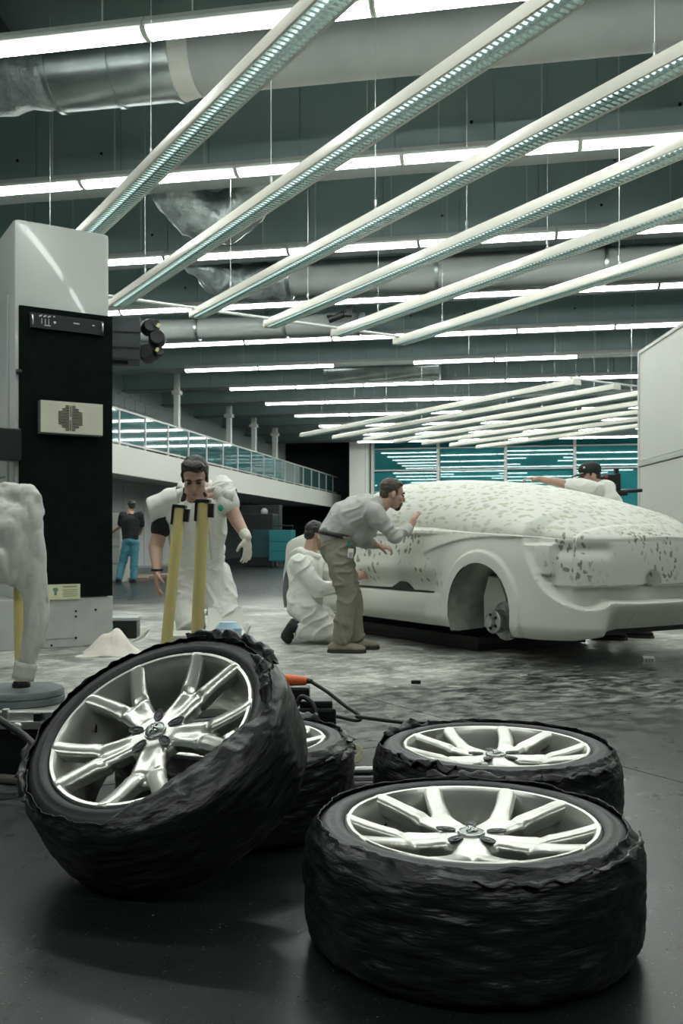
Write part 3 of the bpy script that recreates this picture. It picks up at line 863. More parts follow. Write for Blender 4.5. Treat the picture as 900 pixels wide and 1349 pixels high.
# ------------------------------------------------------------------ wheels with tyres bound in black film
M_RIM = mat('silver_alloy', (.66, .67, .62), .30, 0.8, var=((.58, .59, .55), 8), bump=(60, .03, .002))
M_TYRE = mat('tyre_rubber', (.009, .011, .012), .5, var=((.016, .019, .02), 30, 5), bump=(90, .25, .003))
M_FILM = mat('black_film', (.006, .0075, .0075), .36, var=((.014, .017, .017), 18, 6), bump=(11, .8, .012), stretch=(1, 1, 4.5), spec=.5)
RL = .288
def wheel_meshes():
    w = MB()
    # barrel and lip
    w.lathe([(.268, -.11), (.286, -.115), (.290, -.105), (.262, -.07), (.248, 0), (.258, .06), (.270, .095), (.275, .120), (.281, .130), (.289, .131), (.294, .124), (.292, .110), (.282, .09), (.266, .05), (.257, 0), (.268, -.07)], 120, closed=True)
    rim = w.mesh('rim', 50)
    # five spokes, each a broad fin that forks in two towards the lip
    sp = MB()
    sp.lathe([(0, .05), (.080, .05), (.086, .077), (.080, .092), (.06, .098), (.034, .0985), (0, .0985)], 48)
    ztp = spl([.04, .10, .16, .22, .285], [.098, .098, .103, .115, .132])
    def strip(a0, rs, le, re, crown, dep):
        """solid bar between two edge angles, curved top"""
        m = 9; vs = []; fs = []
        for r, l, g in zip(rs, le, re):
            zt = float(ztp(r))
            for i in range(m):
                q = i / (m - 1); a = a0 + l + (g - l) * q
                vs.append((r * math.cos(a), r * math.sin(a), zt + crown(q, r)))
            for i in range(m):
                q = i / (m - 1); a = a0 + l + (g - l) * (.15 + .7 * (1 - q))
                vs.append((r * math.cos(a), r * math.sin(a), zt - dep(r)))
        w = 2 * m
        for k in range(len(rs) - 1):
            for i in range(w): fs.append((k * w + i, k * w + (i + 1) % w, (k + 1) * w + (i + 1) % w, (k + 1) * w + i))
        fs.append(tuple(range(w))); fs.append(tuple((len(rs) - 1) * w + i for i in range(w)))
        sp.add(vs, fs)
    dep = lambda r: float(np.interp(r, [.04, .15, .28], [.050, .050, .042]))
    for k in range(5):
        a0 = math.radians(72 * k)
        rs = np.linspace(.045, .186, 12)
        hw = np.interp(rs, [.045, .075, .11, .15, .186], [.62, .54, .40, .335, .30])
        strip(a0, rs, -hw, hw, lambda q, r: -.006 * math.exp(-((q - .5) / .22) ** 2) * min(1, (r - .045) / .06) - .012 * abs(2 * q - 1) ** 6 - .022 * float(sst(.148, .186, r)), dep)
        for s in (-1, 1):
            rs = np.linspace(.150, .294, 13)
            ou = np.interp(rs, [.15, .19, .23, .295], [.345, .33, .345, .385])
            inn = np.interp(rs, [.15, .165, .19, .23, .295], [.0, .006, .055, .125, .205])
            e0, e1 = (inn, ou) if s > 0 else (-ou, -inn)
            strip(a0, rs, e0, e1, lambda q, r: .001 - .010 * abs(2 * q - 1) ** 3 - .008 * float(sst(.175, .15, r)), dep)
    sme = remesh(sp, 'spokes', .0038, 5, .5)
    return rim, sme
RIM_ME, SPK_ME = wheel_meshes()
RIM_ME.materials.append(M_RIM); SPK_ME.materials.append(M_RIM)
prof = [(.285, .095), (.294, .122), (.308, .134), (.33, .133), (.355, .122), (.370, .10), (.376, .07), (.377, 0), (.376, -.07), (.370, -.10), (.355, -.122), (.33, -.133), (.305, -.134), (.290, -.122), (.285, -.095)]
prof_f = []
pr = np.array(prof)
cl = np.concatenate([[0], np.cumsum(np.hypot(*np.diff(pr, axis=0).T))])
for q in np.linspace(0, cl[-1], 70):
    r, z = float(spl(cl, pr[:, 0])(q)), float(spl(cl, pr[:, 1])(q))
    if r > .372: r += -.007 if (abs(abs(z) - .025) < .006 or abs(abs(z) - .07) < .006) else 0
    for rr in (.300, .315, .340, .352):
        if abs(r - rr) < .003 and abs(z) > .1: z += math.copysign(.0022, z)
    prof_f.append((r, z))
TY_ME = MB().lathe(prof_f, 120).mesh('tyre', 60); TY_ME.materials.append(M_TYRE)
CAP_ME = MB().ell((0, 0, .099), (.030, .030, .008), nu=24).mesh('centre_cap', True)
RING_ME = MB().lathe([(.030 + .0025 * math.cos(a), .101 + .003 * math.sin(a)) for a in np.linspace(0, 2 * math.pi, 9)[:-1]], 36, closed=True).mesh('cap_ring', True)
em = MB()
for s in (-1, 1):
    em.tube(curve_pts([(s * .020, .004 * s, .1065), (s * .008, .012 * s + .002, .1085), (s * .004, -.002, .109), (s * .004, -.016, .1075)], 10), .0028, 8)
em.tube([(-.017, .0, .1075), (0, .004, .1095), (.017, .007, .1075)], .0026, 8)
EMB_ME = em.mesh('emblem', True)
M_CAP = mat('cap_chrome', (.55, .58, .56), .2, 1.0)
for me in (RING_ME, EMB_ME): me.materials.append(M_CAP)
CAP_ME.materials.append(mat('cap_silver', (.30, .33, .33), .35, 1.0))
LUG_ME = MB().lathe([(0, .0005), (.0175, .0005), (.019, .002), (.0175, -.004)], 20).mesh('lug_recess_disc', True)  # flush disc; the shade inside the recess is put into its dark colour
LUG_ME.materials.append(mat('lug_shade_dark', (.008, .01, .012), .5, 0))
NUT_ME = MB().lathe([(0, .0035), (.006, .0035), (.008, .002), (.009, 0)], 6).mesh('lug_nut'); NUT_ME.materials.append(mat('nut_steel', (.05, .055, .06), .4, .5))
VAL_ME = MB().cyl((0, 0, 0), (.018, 0, .03), .004, .0035, 8).mesh('valve'); VAL_ME.materials.append(mat('black_rubber', (.012, .013, .013), .5))

def film(seed, edge, amp=.008):
    """torn film round the tread, its ragged edge lying on the side wall at radius edge(angle)"""
    n, rows = 260, 46
    vs = []; fs = []
    for i in range(n):
        a = 2 * math.pi * i / n
        ca, sa = math.cos(a), math.sin(a)
        e = edge(a) + .012 * noise.noise(Vector((ca * 4, sa * 4, seed))) + .008 * noise.noise(Vector((ca * 17, sa * 17, seed + 5)))
        pts = []
        e_lip = max(e, .292)
        path = []
        if e < .292: path += [(e, .130), ((e + .292) / 2, .137), (.292, .140)]
        path += [(e_lip, .139), (max(e_lip, .345), .135), (.374, .112), (.385, .075), (.386, 0), (.384, -.075), (.374, -.112), (.352, -.132)]
        pa = np.array(path)
        c = np.concatenate([[0], np.cumsum(np.hypot(*np.diff(pa, axis=0).T) + 1e-5)])
        for q in np.linspace(0, c[-1], rows):
            r = float(np.interp(q, c, pa[:, 0])); z = float(np.interp(q, c, pa[:, 1]))
            p = Vector((r * ca, r * sa, z))
            d = amp * .75 * noise.fractal(Vector((ca * 4, sa * 4, z * 26 + seed)), 1, 2, 4)
            d += amp * .7 * abs(noise.noise(Vector((ca * 2.2, sa * 2.2, z * 42 + seed * 2 + 3 * noise.noise(Vector((ca * 3, sa * 3, seed)))))))
            d = max(d, -.004)
            nrm = Vector((ca * abs(r - .30) / .09, sa * abs(r - .30) / .09, z / .135)).normalized()
            vs.append(p + nrm * d)
    for i in range(n):
        i2 = (i + 1) % n
        for j in range(rows - 1):
            fs.append((i * rows + j, i2 * rows + j, i2 * rows + j + 1, i * rows + j + 1))
    return MB().add(vs, fs)

def flap(seed, length, wide, lift, r0, z0):
    """crumpled torn strip of film hanging round the tyre shoulder from angle 0 on"""
    nx, ny = 30, 9
    vs = []; fs = []
    for i in range(nx):
        u = i / (nx - 1); a = u * length / r0
        ww = wide * (math.sin(math.pi * (u * .96 + .02)) ** .6) * (.75 + .6 * noise.noise(Vector((u * 9, seed, 0))))
        for j in range(ny):
            v = j / (ny - 1)
            r = r0 + (v - .35) * ww * .75; z = z0 + lift * math.sin(v * 2.0) * (.55 + .8 * noise.noise(Vector((u * 5, seed, 2)))) - max(0, r - .37) * .9
            p = Vector((r * math.cos(a), r * math.sin(a), z))
            p += Vector((noise.noise(p * 38), noise.noise(p * 41 + Vector((3, 0, 0))), .7 * noise.noise(p * 36 + Vector((0, 7, seed))))) * .010
            vs.append(p)
    for i in range(nx - 1):
        for j in range(ny - 1):
            fs.append((i * ny + j, (i + 1) * ny + j, (i + 1) * ny + j + 1, i * ny + j + 1))
    return MB().add(vs, fs)

def make_wheel(label, loc, rot, seed, edge, flaps=(), spin=0.0, full=True):
    w = empty('wheel', label, 'wheel', loc, 0, 'loose wheels on the floor')
    w.rotation_mode = 'QUATERNION'
    w.rotation_quaternion = rot @ Matrix.Rotation(spin, 3, 'Z').to_quaternion()
    rim = link('rim', RIM_ME, None, w)
    sp = link('spokes', SPK_ME, None, w)
    link('tyre', TY_ME, None, w)
    cp = link('centre_cap', CAP_ME, None, w)
    link('cap_ring', RING_ME, None, cp); link('emblem', EMB_ME, None, cp)
    for k in range(5):
        a = math.radians(72 * k + 36)
        l = link('lug_recess_disc', LUG_ME, None, w); l.location = (.062 * math.cos(a), .062 * math.sin(a), .1005); l.rotation_euler = (0, 0, a)
        l.scale = (1.3, .72, .6)
        link('lug_nut', NUT_ME, None, l)
    v = link('valve', VAL_ME, None, rim); a = math.radians(100); v.location = (.245 * math.cos(a), .245 * math.sin(a), .055); v.rotation_euler = (0, 0, a + math.pi)
    fm = film(seed, edge).build('plastic_film', M_FILM, w, 50)
    sd = fm.modifiers.new('thick', 'SOLIDIFY'); sd.thickness = .0018
    for (deg, r, z, ln, wd, lf, sd_) in flaps:
        a = math.radians(deg)
        f = flap(sd_, ln, wd, lf, r, z).build('torn_flap', M_FILM, fm, 50)
        f.rotation_euler = (0, 0, a)
        m2 = f.modifiers.new('thick', 'SOLIDIFY'); m2.thickness = .0015
    return w

IDQ = Matrix.Identity(3).to_quaternion()
make_wheel('silver five-spoke wheel lying flat, its tyre bound completely in black plastic film', P(621, 0, 2.15).xy.to_3d() + Vector((0, 0, .137)),
           IDQ, 3.1, lambda a: .350, [(20, .36, .13, .22, .05, .03, 1), (215, .372, .12, .26, .03, .015, 2), (255, .372, .125, .3, .03, .012, 5), (-10, .38, .07, .12, .05, .03, 8)], math.radians(47))
make_wheel('silver wheel lying flat with film torn into flaps, behind the fully bound wheel', P(653, 0, 2.93).xy.to_3d() + Vector((0, 0, .137)),
           IDQ, 11.7, lambda a: .360 + .006 * math.sin(a), [(150, .365, .13, .22, .06, .03, 11), (200, .37, .12, .25, .06, .02, 12), (60, .36, .13, .28, .05, .03, 13), (30, .37, .125, .25, .06, .03, 14), (-20, .375, .1, .25, .06, .03, 15), (230, .37, .12, .3, .05, .015, 16)], math.radians(59))
make_wheel('wheel lying flat and mostly hidden under the leaning wheel', Vector((-.345, 3.04, .137)),
           IDQ, 21.3, lambda a: .352, [(20, .34, .135, .2, .07, .04, 21), (60, .35, .13, .18, .08, .05, 22), (-30, .365, .12, .3, .07, .02, 23), (-60, .37, .1, .3, .06, .03, 24)], math.radians(20))
nA = Vector((-.27, -.50, .825)).normalized()
qA = Vector((0, 0, 1)).rotation_difference(nA)
ZA = .376 * math.sqrt(1 - nA.z ** 2) + .113 * nA.z + .002
SPA = math.radians(50)
RA = qA.to_matrix() @ Matrix.Rotation(SPA, 3, 'Z')
def img_dir(a):
    c = Vector((-.40, 2.44, ZA + .1)); p = c + RA @ Vector((.2 * math.cos(a), .2 * math.sin(a), 0))
    f = lambda v: Vector((v.x / v.y, -(v.z - CAMH) / v.y))
    return f(p) - f(c)
A0 = max((i * math.pi / 90 for i in range(180)), key=lambda a: img_dir(a).dot(Vector((.577, .817))))
def edgeA(a):
    c = math.cos(a - A0)
    return min(.352, .248 / c) if c > .1 else .352
LEAN = make_wheel('silver five-spoke wheel leaning tilted against another wheel, film slipped over its rim', Vector((-.487, 2.60, ZA)),
           qA, 31.9, edgeA, [(math.degrees(A0) + 100, .36, .13, .22, .07, .04, 41), (math.degrees(A0) + 75, .37, .12, .24, .07, .05, 42), (math.degrees(A0) + 50, .33, .14, .2, .06, .04, 43),
                              (math.degrees(A0) - 130, .365, .125, .3, .05, .03, 44)], SPA)
# ------------------------------------------------------------------ people
SKIN = mat('skin', (.50, .33, .25), .5, var=((.44, .28, .21), 12), bump=(60, .05, .003))
SKIN2 = mat('skin_ruddy', (.45, .28, .22), .5, var=((.40, .24, .18), 12))
HAIR_D = mat('hair_dark', (.012, .011, .010), .45, bump=(70, .6, .006), stretch=(3, 3, 1))
HAIR_B = mat('hair_brown', (.060, .044, .032), .5, bump=(70, .6, .006), stretch=(3, 3, 1))
SUIT = mat('white_coverall', (.80, .81, .76), .75, var=((.74, .75, .71), 5), bump=(16, .15, .008))
GLOVE = mat('latex_glove', (.72, .68, .60), .4)
DARKF = mat('eye_dark', (.02, .016, .014), .3)
LIP = mat('lip', (.30, .15, .12), .5)
def lerp(a, b, t): return a + (b - a) * t

class Person:
    def __init__(s, label, foot, skin=SKIN):
        s.o = Vector((foot.x, foot.y, 0))
        s.root = empty('person', label, 'person', s.o)
        s.skin = skin
        s.body = MB()
    def L(s, v): return Vector(v) - s.o
    def head(s, c, f, up, hair=None, style='short', scale=1.0, neck_to=None, beard=None):
        c = s.L(c); f = Vector(f).normalized(); up = Vector(up); up = (up - f * up.dot(f)).normalized(); l = up.cross(f)
        m = Matrix((l, f, up)).transposed()                     # local x left, y forward, z up
        k = scale
        def w(x, y, z): return c + m @ Vector((x, y, z)) * k
        b = s.body
        b.ell(w(0, -.012, .028), (.075 * k, .094 * k, .090 * k), m, 24, 16)
        b.ell(w(0, .028, -.028), (.062 * k, .062 * k, .085 * k), m, 20, 14)
        b.ell(w(0, .052, -.088), (.036 * k, .036 * k, .030 * k), m)      # chin
        b.ell(w(0, .070, .028), (.054 * k, .020 * k, .015 * k), m)      # brow
        for q in (-1, 1):
            b.ell(w(q * .042, .055, -.018), (.024 * k, .026 * k, .024 * k), m)   # cheek
            b.ell(w(q * .077, -.008, -.008), (.010 * k, .020 * k, .032 * k), m)  # ear
        b.rcone(w(0, .088, .012), .008 * k, w(0, .108, -.030), .0135 * k)
        b.ell(w(0, .088, -.062), (.026 * k, .012 * k, .012 * k), m)
        if neck_to is not None:
            nt = s.L(neck_to)
            b.rcone(w(0, -.02, -.05), .056 * k, nt, .064 * k)
        for q in (-1, 1): MB().ell(w(q * .031, .0835, .006), (.015 * k, .008 * k, .0065 * k), m).build('eye', DARKF, s.root, True)
        for q in (-1, 1): MB().tube([w(q * .014, .090, .025), w(q * .034, .088, .031), w(q * .052, .074, .025)], [.005 * k, .006 * k, .003 * k], 8).build('eyebrow', hair or HAIR_D, s.root, True)
        MB().ell(w(0, .099, -.066), (.021 * k, .006 * k, .0055 * k), m).build('mouth', LIP, s.root, True)
        if hair is not None and style != 'none':
            h = MB()
            if style == 'full':
                h.ell(w(0, -.032, .052), (.087 * k, .094 * k, .088 * k), m, 24, 16)
                h.ell(w(.012, .040, .103), (.060 * k, .044 * k, .030 * k), m)
                h.ell(w(-.03, .028, .105), (.045 * k, .045 * k, .030 * k), m)
                for q in (-1, 1): h.ell(w(q * .073, -.002, .018), (.014 * k, .028 * k, .048 * k), m)
            else:
                h.ell(w(0, -.026, .046), (.080 * k, .093 * k, .083 * k), m, 24, 16)
                h.ell(w(0, .030, .092), (.056 * k, .042 * k, .026 * k), m)
                h.ell(w(0, -.060, -.005), (.066 * k, .050 * k, .060 * k), m)
                for q in (-1, 1): h.ell(w(q * .071, .004, .022), (.010 * k, .024 * k, .034 * k), m)
            me = remesh(h, 'hair', .006, 3, .5, lambda p: .005 * fbm(p, 45, 3))
            link('hair', me, hair, s.root)
        if beard is not None:
            g = MB().ell(w(0, .066, -.098), (.034 * k, .030 * k, .026 * k), m).ell(w(0, .096, -.049), (.026 * k, .008 * k, .006 * k), m)
            for q in (-1, 1): g.rcone(w(q * .026, .088, -.052), .007 * k, w(q * .028, .080, -.09), .010 * k)
            link('beard', remesh(g, 'beard', .005, 2, .5), beard, s.root)
        return m
    def hand(s, wrist, d, palm, thumb=1, curl=.5, into=None, k=1.0):
        """palm faces 'palm'; thumb +1/-1 picks the side"""
        wrist = s.L(wrist); d = Vector(d).normalized(); n = Vector(palm); n = (n - d * n.dot(d)).normalized(); x = d.cross(n) * thumb
        b = into or s.body
        m = Matrix((x, d, n)).transposed()
        b.ell(wrist + d * .050 * k, (.042 * k, .056 * k, .017 * k), m)
        b.ell(wrist + d * .080 * k, (.040 * k, .020 * k, .014 * k), m)
        b.rcone(wrist - d * .01, .026 * k, wrist + d * .03 * k, .028 * k, ell=.75, up=n)
        for i, (lx, ln) in enumerate(((.031, .070), (.0105, .080), (-.0105, .074), (-.031, .058))):
            p = wrist + x * lx * k + d * .088 * k
            ang = 0.0; r = .0098 * k
            fan = x * lx * .9
            for seg, q in enumerate((.45, .32, .25)):
                ang += curl * (.55 if seg == 0 else .75)
                dd = (d * math.cos(ang) + n * math.sin(ang) + fan * 4).normalized()
                p2 = p + dd * ln * q * k
                b.rcone(p, r, p2, r * .9, 10); p = p2; r *= .92
        p = wrist + x * .030 * k + d * .028 * k
        t1 = p + (x * .62 + d * .70 + n * .35).normalized() * .042 * k
        t2 = t1 + (x * .25 + d * .85 + n * (.35 + curl * .4)).normalized() * .032 * k
        b.rcone(p, .0145 * k, t1, .0115 * k, 10); b.rcone(t1, .0112 * k, t2, .0095 * k, 10)
    def limb(s, pts, rads, mb=None):
        mb = mb or s.body
        pts = [s.L(p) for p in pts]
        for i in range(len(pts) - 1): mb.rcone(pts[i], rads[i], pts[i + 1], rads[i + 1])
    def cloth(s, name, mb, m, voxel=.011, sm=5, amp=.006, sc=(9, 9, 5), seed=0.0):
        def dsp(p):
            wq = noise.noise(p * 3.1 + Vector((seed, 0, 0)))
            q = Vector((p.x * 4.5 + p.z * 3.0 + seed + wq, p.y * 4.5, p.z * 8.5 - p.x * 4.0 + wq * 1.5))
            q2 = Vector((p.x * 11 - p.z * 8 + seed, p.y * 9, p.z * 15 + p.x * 6 + wq * 2))
            r1 = (1 - abs(noise.noise(q)) * 2.2); r2 = (1 - abs(noise.noise(q2)) * 2.4)
            return amp * (max(r1, 0) ** 2.2 * 1.0 + max(r2, 0) ** 2 * .35 * (.5 + wq) - .45)
        return link(name, remesh(mb, name, voxel, sm, .5, dsp), m, s.root)
    def shoe(s, ankle, toe, m, sole, k=1.0, heel_up=None):
        a, t = s.L(ankle), s.L(toe)
        a0 = Vector((a.x, a.y, 0)); d = (t - a); d.z = 0; d.normalize()
        x = Vector((-d.y, d.x, 0))
        mm = Matrix((x, d, Vector((0, 0, 1)))).transposed()
        b = MB()
        base = Vector((a.x, a.y, .0))
        b.ell(base - d * .03 * k + Vector((0, 0, .05)), (.042 * k, .060 * k, .045), mm)
        b.ell(base + d * .07 * k + Vector((0, 0, .046)), (.046 * k, .095 * k, .036), mm)
        b.ell(base + d * .140 * k + Vector((0, 0, .040)), (.046 * k, .065 * k, .030), mm)
        b.rcone(base + Vector((0, 0, .06)), .046 * k, base + Vector((0, 0, .11)), .045 * k)
        o = link('shoe', remesh(b, 'shoe', .008, 3), m, s.root)
        so = MB()
        outl = [(-.045, -.06), (-.05, .03), (-.052, .12), (-.04, .185), (0, .208), (.04, .185), (.052, .12), (.05, .03), (.045, -.06), (.02, -.09), (-.02, -.09)]
        so.prism([(p[0] * k, p[1] * k) for p in outl], base + Vector((0, 0, .002)), base + Vector((0, 0, .026)), x, d).build('sole', sole, o)
    def finish(s, voxel=.006):
        link('body', remesh(s.body, 'body', voxel, 2, .45), s.skin, s.root)
        return s.root

BLACKC = mat('black_cotton', (.010, .012, .014), .85)
SOLE = mat('shoe_sole', (.03, .03, .028), .7)
# ---- man in torn white coverall, bent forward over the work
def man_coverall():
    D = 6.05
    p = Person('man in white coverall with torn sleeves leaning forward and looking down', P(268, 0, D))
    J = lambda x, y, d=0.0: P(x, y, D + d)
    pel, waist, chest, nb = J(264, 752, .22), J(262, 728, .16), J(257, 680, .02), J(256, 648, -.05)
    hl, hr = J(246, 760, .2), J(283, 760, .2)
    kl, kr = J(249, 818, .0), J(296, 812, -.02)
    al, ar = Vector((J(247, 0).x, D + .22, .09)), Vector((J(301, 0).x, D + .20, .09))
    sl, sr = J(221, 664, .02), J(294, 650, .02)
    el, wl_ = J(205, 722, -.02), J(207, 753, -.12)
    er, wr_ = J(313, 688, -.05), J(325, 708, -.16)
    b = p.body
    p.head(J(257, 630, -.17), (.06, -.86, -.50), (0, -.4, .9), HAIR_D, 'full', 1.0, neck_to=nb)
    p.limb([pel, waist, chest, nb], [.12, .12, .13, .075])
    p.limb([chest, sl], [.09, .062]); p.limb([chest, sr], [.09, .062])
    p.limb([sl, el, wl_], [.056, .046, .029]); p.limb([sr, er, wr_], [.056, .044, .029])
    p.limb([hl, kl, al], [.075, .056, .04]); p.limb([hr, kr, ar], [.075, .056, .04]); p.limb([pel, hl], [.1, .075]); p.limb([pel, hr], [.1, .075])
    p.hand(wl_, (.05, -.25, -1), (.8, .3, 0), 1, .35)
    b2 = MB(); p.hand(wr_, (.08, -.1, -1), (-.7, .5, .2), -1, .4, into=b2)
    b2.rcone(p.L(lerp(er, wr_, .78)), .038, p.L(wr_), .033)
    p.finish()
    link('glove', remesh(b2, 'glove', .006, 3), GLOVE, p.root)
    t = MB(); p.limb([chest, nb], [.135, .075], t); p.limb([sl, lerp(sl, el, .55)], [.075, .070], t); p.limb([lerp(chest, sl, .6), sl], [.06, .07], t)
    p.cloth('t_shirt', t, BLACKC, .012, 4, .004)
    # coverall: trunk and legs
    s = MB()
    p.limb([pel, waist, chest], [.150, .143, .158], s)
    p.limb([lerp(pel, waist, .5) + Vector((-.05, 0, 0)), chest + Vector((-.09, 0, .02))], [.115, .12], s); p.limb([lerp(pel, waist, .5) + Vector((.05, 0, 0)), chest + Vector((.09, 0, .02))], [.115, .12], s)
    p.limb([chest + Vector((-.05, .05, .05)), sl + Vector((.015, .02, .025))], [.13, .092], s); p.limb([nb + Vector((-.06, .05, -.03)), sl + Vector((.03, .01, .02))], [.07, .085], s); p.limb([chest + Vector((.05, .05, .05)), sr + Vector((-.015, .03, .03))], [.12, .085], s)
    p.limb([sr, lerp(sr, er, .35)], [.085, .085], s)
    p.limb([pel, hl, kl, al + Vector((0, 0, .04))], [.145, .118, .100, .085], s); p.limb([pel, hr, kr, ar + Vector((0, 0, .04))], [.145, .118, .104, .085], s)
    p.limb([lerp(hl, hr, .5) + Vector((0, 0, -.02)), lerp(hl, hr, .5) + Vector((0, 0, -.09))], [.10, .07], s)
    cv = p.cloth('coverall', s, SUIT, .008, 9, .017, (8, 8, 6), 3)
    # hood folded round the neck
    hd = MB()
    pts = [nb + Vector((.095 * math.cos(a), .085 + .075 * math.sin(a) - .02, .035 + .035 * math.sin(a))) for a in np.linspace(.15, math.pi - .15, 14)]
    for i in range(13): hd.rcone(p.L(pts[i]), .036, p.L(pts[i + 1]), .036, 10)
    p.cloth('hood', hd, SUIT, .009, 4, .008, (14, 14, 14), 5)
    # sleeve stubs standing off like wings, torn at the edge
    for nm, a0, a1, r0, r1, r2 in (('sleeve', lerp(nb, sl, .55) + Vector((0, .02, .0)), J(198, 670, .0), .088, .112, .088), ('sleeve', lerp(nb, sr, .72) + Vector((0, .02, -.01)), J(310, 655, .02), .088, .10, .082)):
        mb = MB(); n = 30; rows = 12; vs = []; fs = []
        a0, a1 = p.L(a0), p.L(a1); t_ = (a1 - a0).normalized(); u = (Vector((0, 0, 1)) - t_ * t_.z).normalized(); w = t_.cross(u)
        for i in range(rows):
            q = i / (rows - 1)
            for j in range(n):
                a = 2 * math.pi * j / n
                r = (r0 + (r1 - r0) * math.sin(q * 1.5)) * (1 + .10 * noise.noise(Vector((math.cos(a) * 2, math.sin(a) * 2, q * 4))))
                c = a0.lerp(a1, q * (1 + .10 * noise.noise(Vector((math.cos(a) * 5, math.sin(a) * 5, 3))) * q))
                vs.append(c + (w * math.cos(a) + u * math.sin(a) * lerp(.95, .62, q)) * r + Vector((0, 0, -.10 * max(0, -math.sin(a)) * q * .3)))
        for i in range(rows - 1):
            for j in range(n): fs.append((i * n + j, i * n + (j + 1) % n, (i + 1) * n + (j + 1) % n, (i + 1) * n + j))
        o = mb.add(vs, fs).build(nm, SUIT, p.root, True)
        md = o.modifiers.new('t', 'SOLIDIFY'); md.thickness = .004
    # small green emblem and zip
    e = MB().ell(p.L(J(291, 669, -.115)), (.018, .012, .022)).build('chest_emblem', mat('emblem_green', (.02, .35, .22), .5), p.root, True)
    MB().tube([p.L(J(262, 676, -.165)), p.L(J(275, 700, -.16)), p.L(J(279, 738, .02))], .004, 6).build('zip', mat('zip_grey', (.55, .57, .54), .5), cv, True)
    MB().lathe([(.0335, -.007), (.037, -.007), (.037, .007), (.0335, .007)], 20, p.L(lerp(el, wl_, .93)), None, True).build('wrist_band', BLACKC, p.root)
    for a, x in ((al, -.1), (ar, .15)): p.shoe(a, a + Vector((x, -1, 0)), BLACKC, SOLE)
man_coverall()

